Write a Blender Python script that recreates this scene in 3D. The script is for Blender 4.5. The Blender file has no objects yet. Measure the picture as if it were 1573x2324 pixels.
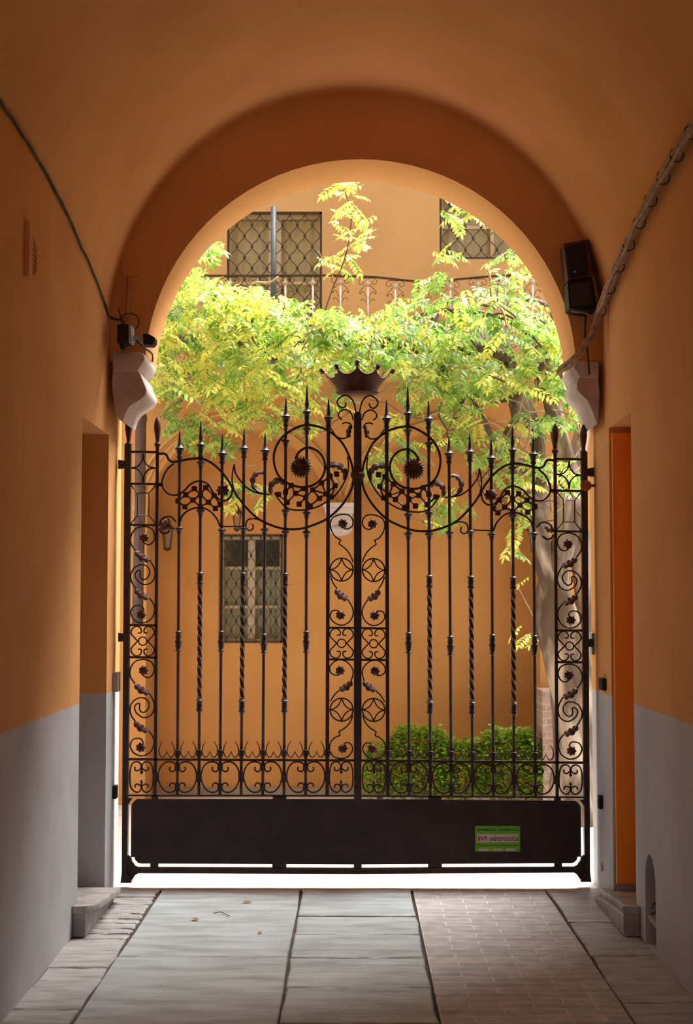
import bpy, bmesh, math, random
from mathutils import Vector, Matrix
random.seed(7)
PI = math.pi
SC = bpy.context.scene
COL = SC.collection

# ------------------------------------------------------------------ camera, light, exposure
F_PX = 3400.0
EYE = 1.6
PITCH = math.atan(203.0 / F_PX)
YAW = math.atan(9.5 / F_PX)
cam_d = bpy.data.cameras.new('camera')
cam_d.sensor_fit = 'VERTICAL'
cam_d.sensor_height = 36.0
cam_d.sensor_width = 36.0
cam_d.lens = F_PX / 2324.0 * 36.0
cam_d.clip_start = 0.05
cam_d.dof.use_dof = True
cam_d.dof.focus_distance = 8.4
cam_d.dof.aperture_fstop = 3.2
cam = bpy.data.objects.new('camera', cam_d)
COL.objects.link(cam)
cam.location = (0, 0, EYE)
cam.rotation_euler = (PI / 2 + PITCH, 0, YAW)
SC.camera = cam
RCAM = Matrix.Rotation(YAW, 3, 'Z') @ Matrix.Rotation(PI / 2 + PITCH, 3, 'X')

world = bpy.data.worlds.new('world')
SC.world = world
world.use_nodes = True
bg = world.node_tree.nodes['Background']
bg.inputs['Color'].default_value = (0.97, 0.98, 1.0, 1)
bg.inputs['Strength'].default_value = 1.15

sun_d = bpy.data.lights.new('sun', 'SUN')
sun_d.energy = 12.5
sun_d.angle = math.radians(46)
sun_d.color = (1.0, 0.96, 0.91)
sun = bpy.data.objects.new('sun', sun_d)
COL.objects.link(sun)
sun.rotation_euler = Vector((-0.34, -0.27, -0.92)).to_track_quat('-Z', 'Y').to_euler()

SC.view_settings.view_transform = 'Standard'
SC.view_settings.look = 'None'
SC.view_settings.gamma = 1.0
SC.view_settings.use_curve_mapping = False
SC.view_settings.exposure = 0.70
SC.render.film_transparent = False
SC.cycles.max_bounces = 14
SC.cycles.diffuse_bounces = 10
SC.cycles.transmission_bounces = 6
SC.cycles.sample_clamp_indirect = 6.0
SC.cycles.use_denoising = True


# ------------------------------------------------------------------ helpers
def at(px, py, Y):
    """the point on the vertical plane at distance Y that the photo shows at px, py"""
    d = RCAM @ Vector(((px - 786.5) / F_PX, -(py - 1162.0) / F_PX, -1.0))
    t = Y / d.y
    return Vector((d.x * t, Y, EYE + d.z * t))


def tag(o, label=None, cat=None, group=None, kind=None):
    if label: o['label'] = label
    if cat: o['category'] = cat
    if group: o['group'] = group
    if kind: o['kind'] = kind
    return o


def empty(name, loc=(0, 0, 0)):
    o = bpy.data.objects.new(name, None)
    o.empty_display_size = 0.1
    COL.objects.link(o)
    o.location = loc
    return o


class MB:
    def __init__(self):
        self.v = []; self.f = []; self.m = []; self.mi = 0

    def add(self, vs, fs):
        n = len(self.v)
        self.v += [tuple(p) for p in vs]
        self.f += [tuple(i + n for i in f) for f in fs]
        self.m += [self.mi] * len(fs)
        return self

    def box(self, a, b):
        x0, y0, z0 = a; x1, y1, z1 = b
        x0, x1 = min(x0, x1), max(x0, x1); y0, y1 = min(y0, y1), max(y0, y1); z0, z1 = min(z0, z1), max(z0, z1)
        return self.add([(x0, y0, z0), (x1, y0, z0), (x1, y1, z0), (x0, y1, z0), (x0, y0, z1), (x1, y0, z1), (x1, y1, z1), (x0, y1, z1)],
                        [(0, 3, 2, 1), (4, 5, 6, 7), (0, 1, 5, 4), (1, 2, 6, 5), (2, 3, 7, 6), (3, 0, 4, 7)])

    def tube(self, pts, r, n=6, up=Vector((0, 1, 0)), flat=None, closed=False, rot=0.0):
        """r: number or list; flat: (across, along_up) half sizes for a rectangular bar"""
        pts = [Vector(p) for p in pts]
        if len(pts) < 2: return self
        rings = []
        prev = None
        L = len(pts)
        for i, p in enumerate(pts):
            if closed:
                t = pts[(i + 1) % L] - pts[(i - 1) % L]
            else:
                t = pts[min(i + 1, L - 1)] - pts[max(i - 1, 0)]
            if t.length < 1e-9: t = Vector((0, 0, 1))
            t.normalize()
            u = up - t * up.dot(t)
            if u.length < 0.15:
                u = prev if prev is not None else t.orthogonal()
                u = u - t * u.dot(t)
            u.normalize(); prev = u
            w = t.cross(u).normalized()
            rr = r[i] if isinstance(r, (list, tuple)) else r
            ring = []
            if flat:
                for sx, sy in ((1, 1), (-1, 1), (-1, -1), (1, -1)):
                    ring.append(p + w * sx * flat[0] + u * sy * flat[1])
            else:
                for k in range(n):
                    a = 2 * PI * (k + 0.5) / n + rot
                    ring.append(p + (w * math.cos(a) + u * math.sin(a)) * rr)
            rings.append(ring)
        n = len(rings[0])
        vs = [q for ring in rings for q in ring]
        fs = []
        for i in range(L if closed else L - 1):
            j = (i + 1) % L
            for k in range(n):
                fs.append((i * n + k, i * n + (k + 1) % n, j * n + (k + 1) % n, j * n + k))
        if not closed:
            fs.append(tuple(range(n - 1, -1, -1)))
            fs.append(tuple((L - 1) * n + k for k in range(n)))
        return self.add(vs, fs)

    def lathe(self, prof, base, axis, n=12, sy=1.0):
        """prof: list of (distance along the axis, radius)"""
        axis = Vector(axis).normalized()
        u = Vector((0, 1, 0)); u = u - axis * u.dot(axis)
        if u.length < 0.1:
            u = Vector((1, 0, 0)); u = u - axis * u.dot(axis)
        u.normalize(); w = axis.cross(u)
        vs = []; fs = []
        for d, r in prof:
            c = Vector(base) + axis * d
            for k in range(n):
                a = 2 * PI * k / n
                vs.append(c + w * math.cos(a) * r + u * math.sin(a) * r * sy)
        m = len(prof)
        for i in range(m - 1):
            for k in range(n):
                fs.append((i * n + k, i * n + (k + 1) % n, (i + 1) * n + (k + 1) % n, (i + 1) * n + k))
        fs.append(tuple(range(n - 1, -1, -1)))
        fs.append(tuple((m - 1) * n + k for k in range(n)))
        return self.add(vs, fs)

    def prism(self, poly, d):
        """poly: 3-D outline, d: extrusion vector"""
        n = len(poly); d = Vector(d)
        vs = [Vector(p) for p in poly] + [Vector(p) + d for p in poly]
        fs = [tuple(range(n)), tuple(range(2 * n - 1, n - 1, -1))]
        for i in range(n):
            j = (i + 1) % n
            fs.append((i, i + n, j + n, j))
        return self.add(vs, fs)

    def build(self, name, mats, parent=None, smooth=False, bevel=0.0, seg=2, autosmooth=None):
        me = bpy.data.meshes.new(name)
        me.from_pydata(self.v, [], self.f)
        if not isinstance(mats, (list, tuple)): mats = [mats]
        for m in mats: me.materials.append(m)
        me.polygons.foreach_set('material_index', self.m)
        bm = bmesh.new(); bm.from_mesh(me)
        bmesh.ops.recalc_face_normals(bm, faces=bm.faces)
        if bevel > 0:
            es = [e for e in bm.edges if len(e.link_faces) == 2 and e.calc_face_angle(0) > 0.5]
            try:
                bmesh.ops.bevel(bm, geom=es, offset=bevel, segments=seg, affect='EDGES', profile=0.6, clamp_overlap=True)
            except Exception:
                pass
        if smooth or autosmooth:
            lim = autosmooth or PI
            for f in bm.faces: f.smooth = True
            for e in bm.edges:
                if len(e.link_faces) == 2 and e.calc_face_angle(0) > lim: e.smooth = False
        bm.to_mesh(me); bm.free()
        o = bpy.data.objects.new(name, me)
        COL.objects.link(o)
        if parent: place(o, parent)
        return o


def world_loc(o):
    p = Vector((0, 0, 0))
    while o is not None:
        p += o.location
        o = o.parent
    return p


def place(o, parent):
    """parent an object whose mesh is in world coordinates"""
    o.parent = parent
    o.location = -world_loc(parent) + Vector(o.location)
    return o


def plate(name, loops, map3, depth, mats, parent=None, bevel=0.0, res=1):
    """loops: first outline, then holes, as lists of 2-D points; map3(u, v) -> 3-D; depth: extrusion vector"""
    cu = bpy.data.curves.new('tmp', 'CURVE')
    cu.dimensions = '2D'; cu.fill_mode = 'BOTH'; cu.extrude = 0.5
    for lp in loops:
        sp = cu.splines.new('POLY'); sp.points.add(len(lp) - 1)
        for i, (u, v) in enumerate(lp): sp.points[i].co = (u, v, 0, 1)
        sp.use_cyclic_u = True
    oc = bpy.data.objects.new('tmp', cu)
    COL.objects.link(oc)
    dg = bpy.context.evaluated_depsgraph_get()
    me = bpy.data.meshes.new_from_object(oc.evaluated_get(dg))
    bpy.data.objects.remove(oc); bpy.data.curves.remove(cu)
    me.name = name
    d = Vector(depth)
    for v in me.vertices:
        p = map3(v.co.x, v.co.y)
        v.co = p + (d if v.co.z > 0 else Vector((0, 0, 0)))
    bm = bmesh.new(); bm.from_mesh(me)
    bmesh.ops.remove_doubles(bm, verts=bm.verts, dist=1e-5)
    bmesh.ops.recalc_face_normals(bm, faces=bm.faces)
    for f in bm.faces: f.material_index = 0; f.smooth = False
    bm.to_mesh(me); bm.free()
    me.materials.clear()
    if not isinstance(mats, (list, tuple)): mats = [mats]
    for m in mats: me.materials.append(m)
    o = bpy.data.objects.new(name, me)
    COL.objects.link(o)
    if parent: place(o, parent)
    return o


def spline(pts, k=5, closed=False):
    """Catmull-Rom through 2-D or 3-D points"""
    P = [Vector(p) for p in pts]
    if len(P) < 3: return P
    out = []
    n = len(P)
    segs = n if closed else n - 1
    for i in range(segs):
        if closed:
            p0, p1, p2, p3 = P[(i - 1) % n], P[i], P[(i + 1) % n], P[(i + 2) % n]
        else:
            p0, p1, p2, p3 = P[max(i - 1, 0)], P[i], P[i + 1], P[min(i + 2, n - 1)]
        for j in range(k):
            t = j / k
            out.append(0.5 * ((2 * p1) + (-p0 + p2) * t + (2 * p0 - 5 * p1 + 4 * p2 - p3) * t * t + (-p0 + 3 * p1 - 3 * p2 + p3) * t ** 3))
    if not closed: out.append(P[-1])
    return out


# ------------------------------------------------------------------ materials
def nodes_of(name):
    m = bpy.data.materials.new(name); m.use_nodes = True
    nt = m.node_tree
    return m, nt, nt.nodes['Principled BSDF']


def noise_mat(name, c1, c2, scale=3.0, rough=0.85, bump=0.15, bscale=40.0, metal=0.0, spec=0.3, detail=5, coords='Object', stretch=None, lo=0.35, hi=0.65):
    m, nt, b = nodes_of(name)
    N, L = nt.nodes, nt.links
    tc = N.new('ShaderNodeTexCoord')
    src = tc.outputs[coords]
    if stretch:
        mp = N.new('ShaderNodeMapping'); mp.inputs['Scale'].default_value = stretch
        L.new(src, mp.inputs['Vector']); src = mp.outputs['Vector']
    nz = N.new('ShaderNodeTexNoise'); nz.inputs['Scale'].default_value = scale; nz.inputs['Detail'].default_value = detail
    L.new(src, nz.inputs['Vector'])
    cr = N.new('ShaderNodeValToRGB')
    cr.color_ramp.elements[0].position = lo; cr.color_ramp.elements[0].color = (*c1, 1)
    cr.color_ramp.elements[1].position = hi; cr.color_ramp.elements[1].color = (*c2, 1)
    L.new(nz.outputs['Fac'], cr.inputs['Fac'])
    L.new(cr.outputs['Color'], b.inputs['Base Color'])
    b.inputs['Roughness'].default_value = rough
    b.inputs['Metallic'].default_value = metal
    b.inputs['Specular IOR Level'].default_value = spec
    if bump > 0:
        n2 = N.new('ShaderNodeTexNoise'); n2.inputs['Scale'].default_value = bscale; n2.inputs['Detail'].default_value = 4
        L.new(src, n2.inputs['Vector'])
        bp = N.new('ShaderNodeBump'); bp.inputs['Strength'].default_value = bump; bp.inputs['Distance'].default_value = 0.01
        L.new(n2.outputs['Fac'], bp.inputs['Height']); L.new(bp.outputs['Normal'], b.inputs['Normal'])
    return m


PLASTER_A, PLASTER_B = (0.62, 0.29, 0.095), (0.70, 0.345, 0.125)
DADO_A, DADO_B = (0.42, 0.43, 0.46), (0.52, 0.53, 0.56)


def wall_mat(name, dado_z=None, a=PLASTER_A, b_=PLASTER_B):
    """painted plaster, with a grey painted dado below dado_z (world height)"""
    m, nt, b = nodes_of(name)
    N, L = nt.nodes, nt.links
    geo = N.new('ShaderNodeNewGeometry')
    n1 = N.new('ShaderNodeTexNoise'); n1.inputs['Scale'].default_value = 1.6; n1.inputs['Detail'].default_value = 6
    L.new(geo.outputs['Position'], n1.inputs['Vector'])
    cr = N.new('ShaderNodeValToRGB')
    cr.color_ramp.elements[0].position = 0.36; cr.color_ramp.elements[0].color = (*a, 1)
    cr.color_ramp.elements[1].position = 0.64; cr.color_ramp.elements[1].color = (*b_, 1)
    L.new(n1.outputs['Fac'], cr.inputs['Fac'])
    out = cr.outputs['Color']
    if dado_z is not None:
        c2 = N.new('ShaderNodeValToRGB')
        c2.color_ramp.elements[0].position = 0.36; c2.color_ramp.elements[0].color = (*DADO_A, 1)
        c2.color_ramp.elements[1].position = 0.64; c2.color_ramp.elements[1].color = (*DADO_B, 1)
        L.new(n1.outputs['Fac'], c2.inputs['Fac'])
        sx = N.new('ShaderNodeSeparateXYZ'); L.new(geo.outputs['Position'], sx.inputs['Vector'])
        n3 = N.new('ShaderNodeTexNoise'); n3.inputs['Scale'].default_value = 9.0
        L.new(geo.outputs['Position'], n3.inputs['Vector'])
        ma = N.new('ShaderNodeMath'); ma.operation = 'MULTIPLY_ADD'; ma.inputs[1].default_value = 0.02; ma.inputs[2].default_value = -0.01
        L.new(n3.outputs['Fac'], ma.inputs[0])
        ad = N.new('ShaderNodeMath'); ad.operation = 'ADD'
        L.new(sx.outputs['Z'], ad.inputs[0]); L.new(ma.outputs[0], ad.inputs[1])
        gt = N.new('ShaderNodeMapRange'); gt.inputs['From Min'].default_value = dado_z - 0.004; gt.inputs['From Max'].default_value = dado_z + 0.004
        L.new(ad.outputs[0], gt.inputs['Value'])
        mx = N.new('ShaderNodeMix'); mx.data_type = 'RGBA'
        L.new(gt.outputs['Result'], mx.inputs['Factor']); L.new(c2.outputs['Color'], mx.inputs['A']); L.new(out, mx.inputs['B'])
        out = mx.outputs['Result']
    L.new(out, b.inputs['Base Color'])
    b.inputs['Roughness'].default_value = 0.78
    b.inputs['Specular IOR Level'].default_value = 0.25
    n2 = N.new('ShaderNodeTexNoise'); n2.inputs['Scale'].default_value = 5.0; n2.inputs['Detail'].default_value = 8
    L.new(geo.outputs['Position'], n2.inputs['Vector'])
    bp = N.new('ShaderNodeBump'); bp.inputs['Strength'].default_value = 0.35; bp.inputs['Distance'].default_value = 0.02
    L.new(n2.outputs['Fac'], bp.inputs['Height']); L.new(bp.outputs['Normal'], b.inputs['Normal'])
    return m


M_WALL = wall_mat('ochre_plaster_with_grey_dado', 1.10)
M_VAULT = wall_mat('ochre_plaster')
M_COURT = wall_mat('shade_toned_courtyard_plaster', None, (0.44, 0.21, 0.06), (0.50, 0.245, 0.075))  # passage paint darkened: the courtyard's weaker light is put into the colour
M_COURT_UP = wall_mat('shade_toned_upper_plaster', None, (0.36, 0.225, 0.10), (0.40, 0.255, 0.12))  # same paint on the upper wall, dimmer light likewise put into the colour
M_MOULD = noise_mat('pale_moulding', (0.42, 0.235, 0.085), (0.48, 0.28, 0.11), 4, 0.8)
M_STONE = noise_mat('corbel_stone', (0.42, 0.34, 0.31), (0.56, 0.47, 0.43), 9, 0.7, 0.25, 60)
M_STEP = noise_mat('worn_step_stone', (0.25, 0.23, 0.22), (0.42, 0.39, 0.37), 7, 0.55, 0.5, 22)
M_SLAB = noise_mat('slate_slab', (0.28, 0.31, 0.325), (0.46, 0.505, 0.525), 3.2, 0.42, 0.9, 9, spec=0.5, stretch=(1, 3.6, 1), detail=9, lo=0.32, hi=0.62)
M_SLABW = noise_mat('warm_edge_slab', (0.30, 0.29, 0.29), (0.48, 0.47, 0.47), 5, 0.5, 0.9, 14, spec=0.45, stretch=(1, 4.0, 1), detail=9)
M_JOINT = noise_mat('joint_earth', (0.05, 0.04, 0.035), (0.09, 0.07, 0.055), 20, 0.95, 0.3)
M_PALE = noise_mat('pale_courtyard_paving', (0.66, 0.62, 0.56), (0.80, 0.77, 0.72), 6, 0.8, 0.2, 30)
M_PLINTH = noise_mat('grey_plinth', (0.22, 0.17, 0.13), (0.30, 0.24, 0.18), 6, 0.85)
M_IRON = noise_mat('painted_wrought_iron', (0.026, 0.013, 0.010), (0.050, 0.025, 0.018), 30, 0.42, 0.25, 120, metal=0.35, spec=0.5)
M_RUST = noise_mat('rusty_cast_iron', (0.070, 0.022, 0.013), (0.115, 0.036, 0.020), 40, 0.6, 0.4, 140, metal=0.2, spec=0.4)
M_SHEET = noise_mat('dark_sheet_metal', (0.024, 0.014, 0.014), (0.042, 0.026, 0.026), 6, 0.5, 0.12, 90, metal=0.3, spec=0.4)
M_BLACK = noise_mat('black_plastic', (0.010, 0.009, 0.012), (0.022, 0.018, 0.02), 20, 0.62, 0.05, 60, spec=0.2)
M_GREYP = noise_mat('grey_plastic', (0.33, 0.30, 0.30), (0.42, 0.39, 0.38), 20, 0.5, 0.05, 60)
M_CABLE = noise_mat('dusty_cable', (0.30, 0.19, 0.12), (0.50, 0.34, 0.23), 25, 0.8, 0.3, 80)
M_CABLE_D = noise_mat('dark_cable', (0.05, 0.035, 0.02), (0.09, 0.06, 0.035), 25, 0.8, 0.3, 80)
M_PIPE = noise_mat('brown_copper_pipe', (0.065, 0.040, 0.036), (0.11, 0.072, 0.065), 8, 0.5, 0.2, 50, metal=0.3)
M_GRILLE = noise_mat('window_grille_iron', (0.025, 0.018, 0.013), (0.045, 0.03, 0.02), 20, 0.6, 0.2, 80)
M_FRAMEW = noise_mat('pale_window_wood', (0.42, 0.33, 0.22), (0.52, 0.42, 0.29), 8, 0.6, 0.1)
M_CURTAIN = noise_mat('window_curtain', (0.74, 0.70, 0.50), (0.86, 0.82, 0.62), 5, 0.9, 0.0)
M_REVEAL = noise_mat('dark_window_reveal', (0.16, 0.11, 0.07), (0.22, 0.15, 0.10), 6, 0.8)
M_DOWNP = noise_mat('blue_grey_downpipe', (0.045, 0.058, 0.062), (0.07, 0.085, 0.09), 10, 0.5, 0.05)
M_RAILP = noise_mat('pale_baluster_iron', (0.33, 0.25, 0.23), (0.42, 0.33, 0.30), 20, 0.5, 0.1)
M_MINT = noise_mat('pale_green_panel', (0.46, 0.56, 0.50), (0.56, 0.66, 0.60), 5, 0.5, 0.0)
M_DOOR = noise_mat('orange_door_paint', (0.86, 0.30, 0.03), (0.92, 0.35, 0.045), 5, 0.55, 0.1, 30, stretch=(1, 1, 0.2))
M_BROWND = noise_mat('brown_door_wood', (0.10, 0.05, 0.025), (0.16, 0.08, 0.04), 5, 0.5, 0.1, 30, stretch=(1, 1, 0.2))
M_BARK = noise_mat('wisteria_bark', (0.09, 0.062, 0.04), (0.33, 0.26, 0.20), 7, 0.85, 1.0, 20, stretch=(1, 1, 0.28), detail=8, lo=0.42, hi=0.60)
M_TWIG = noise_mat('vine_twig', (0.28, 0.20, 0.14), (0.45, 0.34, 0.25), 20, 0.8, 0.3)
M_BRANCH = noise_mat('old_vine_branch', (0.09, 0.06, 0.045), (0.17, 0.12, 0.09), 20, 0.85, 0.6)
M_BRICKP = None


def leaf_mat(name, ca, cb, trans):
    m, nt, b = nodes_of(name)
    N, L = nt.nodes, nt.links
    geo = N.new('ShaderNodeNewGeometry')
    cr = N.new('ShaderNodeValToRGB')
    cr.color_ramp.elements[0].color = (*ca, 1); cr.color_ramp.elements[1].color = (*cb, 1)
    L.new(geo.outputs['Random Per Island'], cr.inputs['Fac'])
    L.new(cr.outputs['Color'], b.inputs['Base Color'])
    b.inputs['Roughness'].default_value = 0.38
    b.inputs['Specular IOR Level'].default_value = 0.45
    tr = N.new('ShaderNodeBsdfTranslucent')
    L.new(cr.outputs['Color'], tr.inputs['Color'])
    mx = N.new('ShaderNodeMixShader'); mx.inputs['Fac'].default_value = trans
    L.new(b.outputs['BSDF'], mx.inputs[1]); L.new(tr.outputs['BSDF'], mx.inputs[2])
    L.new(mx.outputs['Shader'], N['Material Output'].inputs['Surface'])
    return m


M_LEAF_Y = leaf_mat('young_yellow_leaf', (0.50, 0.60, 0.09), (0.72, 0.68, 0.14), 0.45)
M_LEAF_G = leaf_mat('green_leaf', (0.13, 0.30, 0.05), (0.40, 0.56, 0.11), 0.45)
M_LEAF_D = leaf_mat('deep_green_leaf', (0.07, 0.19, 0.04), (0.15, 0.30, 0.06), 0.4)
M_SHRUB = leaf_mat('shrub_leaf', (0.12, 0.24, 0.012), (0.27, 0.42, 0.03), 0.35)
M_LITTER = leaf_mat('fallen_leaf', (0.40, 0.16, 0.05), (0.55, 0.28, 0.08), 0.2)


def brick_mat(name, c1, c2, mortar, scale, msize, rowh, width, coord_swap=False, rough=0.6, bump=0.5):
    m, nt, b = nodes_of(name)
    N, L = nt.nodes, nt.links
    geo = N.new('ShaderNodeNewGeometry')
    src = geo.outputs['Position']
    if coord_swap:
        sx = N.new('ShaderNodeSeparateXYZ'); cx = N.new('ShaderNodeCombineXYZ')
        L.new(src, sx.inputs['Vector']); L.new(sx.outputs['X'], cx.inputs['X']); L.new(sx.outputs['Z'], cx.inputs['Y'])
        src = cx.outputs['Vector']
    nz = N.new('ShaderNodeTexNoise'); nz.inputs['Scale'].default_value = 2.2; nz.inputs['Detail'].default_value = 3
    L.new(src, nz.inputs['Vector'])
    va = N.new('ShaderNodeVectorMath'); va.operation = 'MULTIPLY_ADD'
    va.inputs[1].default_value = (0.05, 0.09, 0.0)
    L.new(nz.outputs['Color'], va.inputs[0]); L.new(src, va.inputs[2])
    br = N.new('ShaderNodeTexBrick')
    br.inputs['Color1'].default_value = (*c1, 1); br.inputs['Color2'].default_value = (*c2, 1); br.inputs['Mortar'].default_value = (*mortar, 1)
    br.inputs['Scale'].default_value = scale; br.inputs['Mortar Size'].default_value = msize
    br.inputs['Row Height'].default_value = rowh; br.inputs['Brick Width'].default_value = width
    br.inputs['Mortar Smooth'].default_value = 0.4
    L.new(va.outputs['Vector'], br.inputs['Vector'])
    n2 = N.new('ShaderNodeTexNoise'); n2.inputs['Scale'].default_value = 12; n2.inputs['Detail'].default_value = 6
    L.new(src, n2.inputs['Vector'])
    mx = N.new('ShaderNodeMix'); mx.data_type = 'RGBA'; mx.blend_type = 'MULTIPLY'; mx.inputs['Factor'].default_value = 0.75
    cr = N.new('ShaderNodeValToRGB'); cr.color_ramp.elements[0].position = 0.3; cr.color_ramp.elements[0].color = (0.55, 0.52, 0.5, 1)
    cr.color_ramp.elements[1].position = 0.7
    L.new(n2.outputs['Fac'], cr.inputs['Fac'])
    L.new(br.outputs['Color'], mx.inputs['A']); L.new(cr.outputs['Color'], mx.inputs['B'])
    L.new(mx.outputs['Result'], b.inputs['Base Color'])
    b.inputs['Roughness'].default_value = rough
    inv = N.new('ShaderNodeMath'); inv.operation = 'MULTIPLY_ADD'; inv.inputs[1].default_value = -1.0
    L.new(br.outputs['Fac'], inv.inputs[0]); L.new(n2.outputs['Fac'], inv.inputs[2])
    bp = N.new('ShaderNodeBump'); bp.inputs['Strength'].default_value = bump; bp.inputs['Distance'].default_value = 0.012
    L.new(inv.outputs[0], bp.inputs['Height']); L.new(bp.outputs['Normal'], b.inputs['Normal'])
    return m


M_BRICKFLOOR = brick_mat('worn_brick_paving', (0.52, 0.47, 0.46), (0.40, 0.38, 0.385), (0.68, 0.66, 0.65), 1.0, 0.006, 0.085, 0.25)
M_BRICKP = brick_mat('pink_brick_pier', (0.42, 0.25, 0.19), (0.50, 0.33, 0.26), (0.52, 0.42, 0.35), 1.0, 0.006, 0.05, 0.16, True, 0.85)


def glass_mat(name, tint, rough=0.05):
    m, nt, b = nodes_of(name)
    b.inputs['Base Color'].default_value = (*tint, 1)
    b.inputs['Roughness'].default_value = rough
    b.inputs['Specular IOR Level'].default_value = 0.8
    b.inputs['Coat Weight'].default_value = 0.5
    N, L = nt.nodes, nt.links
    tr = N.new('ShaderNodeBsdfTransparent'); mx = N.new('ShaderNodeMixShader'); mx.inputs['Fac'].default_value = 0.72
    L.new(b.outputs['BSDF'], mx.inputs[1]); L.new(tr.outputs['BSDF'], mx.inputs[2])
    L.new(mx.outputs['Shader'], N['Material Output'].inputs['Surface'])
    return m


M_GLASS = glass_mat('window_glass', (0.10, 0.12, 0.08))


def flat_mat(name, c, rough=0.5):
    m, nt, b = nodes_of(name)
    b.inputs['Base Color'].default_value = (*c, 1); b.inputs['Roughness'].default_value = rough
    return m


M_SGREEN = noise_mat('sign_green', (0.13, 0.42, 0.02), (0.17, 0.48, 0.03), 12, 0.5, 0.0)
M_SWHITE = noise_mat('sign_white', (0.55, 0.47, 0.44), (0.62, 0.54, 0.50), 12, 0.5, 0.0)
M_SRED = flat_mat('sign_red', (0.42, 0.03, 0.03))
M_SDARK = flat_mat('sign_dark_lettering', (0.035, 0.04, 0.03))
M_SDGREEN = flat_mat('sign_dark_green', (0.03, 0.14, 0.01))
M_YEL = flat_mat('sign_yellow', (0.55, 0.42, 0.02))
M_GLINT = flat_mat('painted_blue_glint', (0.25, 0.27, 0.45), 0.1)  # blue-white reflection painted as a plain colour

# ------------------------------------------------------------------ the passage
XL, XR = -1.33, 1.385
YF, YB = 8.20, 8.65          # faces of the arch wall
YEND = -3.0                  # the far end of the passage, behind the camera
ACX, ARAD, ACZ = 0.053, 1.19, 2.865


def spring(Y):
    t = max(0.0, min(1.0, (YF - Y) / 2.6))
    return 3.14 + 0.36 * math.sin(t * PI / 2) ** 0.8 if Y > YF - 2.6 else 3.50


def apex(Y):
    return 4.43 + 0.05 * min(1.0, (YF - Y) / 3.0)


# vault
mb = MB()
NY, NX = 60, 48
ys = [YF + 0.02 - (YF + 0.02 - YEND) * (i / NY) ** 1.5 for i in range(NY + 1)]
vs = []
for Y in ys:
    s, A = spring(Y), apex(Y)
    w = (XR - XL) / 2; cx = (XR + XL) / 2
    h = A - s
    R = (w * w + h * h) / (2 * h)
    cz = A - R
    a0 = math.atan2(s - cz, w)
    for j in range(NX + 1):
        a = a0 + (PI - 2 * a0) * j / NX
        vs.append((cx + R * math.cos(a), Y, cz + R * math.sin(a)))
fs = []
for i in range(NY):
    for j in range(NX):
        q = i * (NX + 1) + j
        fs.append((q, q + 1, q + NX + 2, q + NX + 1))
mb.add(vs, fs)
ceil = mb.build('ceiling', M_VAULT, smooth=True)
sol = ceil.modifiers.new('thickness', 'SOLIDIFY'); sol.thickness = 0.08; sol.offset = 1.0
tag(ceil, 'ochre plastered barrel vault of the passage', kind='structure')
# make sure the inner side keeps its place: thickness goes outward
bm = bmesh.new(); bm.from_mesh(ceil.data)
bm.faces.ensure_lookup_table()
if bm.faces[NX // 2].normal.z < 0:
    for f in bm.faces: f.normal_flip()
bm.to_mesh(ceil.data); bm.free()

# side walls, with the door recesses cut through and a small niche on the right
def wall_slab(name, X, out, holes, label):
    loop = [(YEND, -0.1), (YF, -0.1), (YF, 4.7), (YEND, 4.7)]
    o = plate(name, [loop] + holes, lambda u, v: Vector((X, u, v)), (out * 0.40, 0, 0), M_WALL)
    return tag(o, label, kind='structure')


RECL = [(7.38, -0.02), (8.195, -0.02), (8.195, 2.515), (7.38, 2.515)]
RECR = [(7.37, -0.02), (8.0, -0.02), (8.0, 2.53), (7.37, 2.53)]
nich = [(6.90, 0.0), (7.14, 0.0), (7.14, 0.30)] + [(7.02 + 0.12 * math.cos(a), 0.30 + 0.13 * math.sin(a)) for a in [PI * k / 10 for k in range(1, 10)]] + [(6.90, 0.30)]
VENTY, VENTZ = 6.20, 3.045
venth = [(VENTY + 0.075 * math.cos(2 * PI * k / 20), VENTZ + 0.080 * math.sin(2 * PI * k / 20)) for k in range(20)]
wall_slab('wall_left', XL, -1, [RECL, venth], 'ochre plaster wall with grey painted dado on the left')
wall_slab('wall_right', XR, 1, [RECR, nich], 'ochre plaster wall with grey painted dado on the right')
# recess linings: doors closing them at the back
mb = MB(); mb.box((XL - 0.40, 7.30, 0), (XL - 0.36, 8.28, 2.60))
d1 = tag(mb.build('door_1', M_BROWND), 'brown door at the back of the left recess', kind='structure')
mb = MB(); mb.box((XR + 0.36, 7.30, 0), (XR + 0.40, 8.08, 2.60))
d2 = tag(mb.build('door_2', M_DOOR), 'orange door at the back of the right recess', kind='structure')
mb = MB()
for k in range(2):
    y0 = 7.975 - 0.012 * (k % 2)
    x0 = XR + 0.012 + 0.19 * k
    mb.box((x0, 7.965, 0.12), (x0 + 0.182, 7.998, 2.50))
tag(mb.build('door_3', M_DOOR, bevel=0.004), 'bright orange boarded leaf in the right recess', kind='structure')
mb = MB(); mb.box((XR + 0.002, 6.86, -0.02), (XR + 0.16, 7.18, 0.50))
nb = MB(); nb.box((XR + 0.12, 6.86, -0.02), (XR + 0.16, 7.18, 0.50))
tag(nb.build('trim_1', noise_mat('niche_paint', (0.40, 0.38, 0.39), (0.48, 0.46, 0.47), 6)), 'grey painted back of the small niche', kind='structure')

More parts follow.
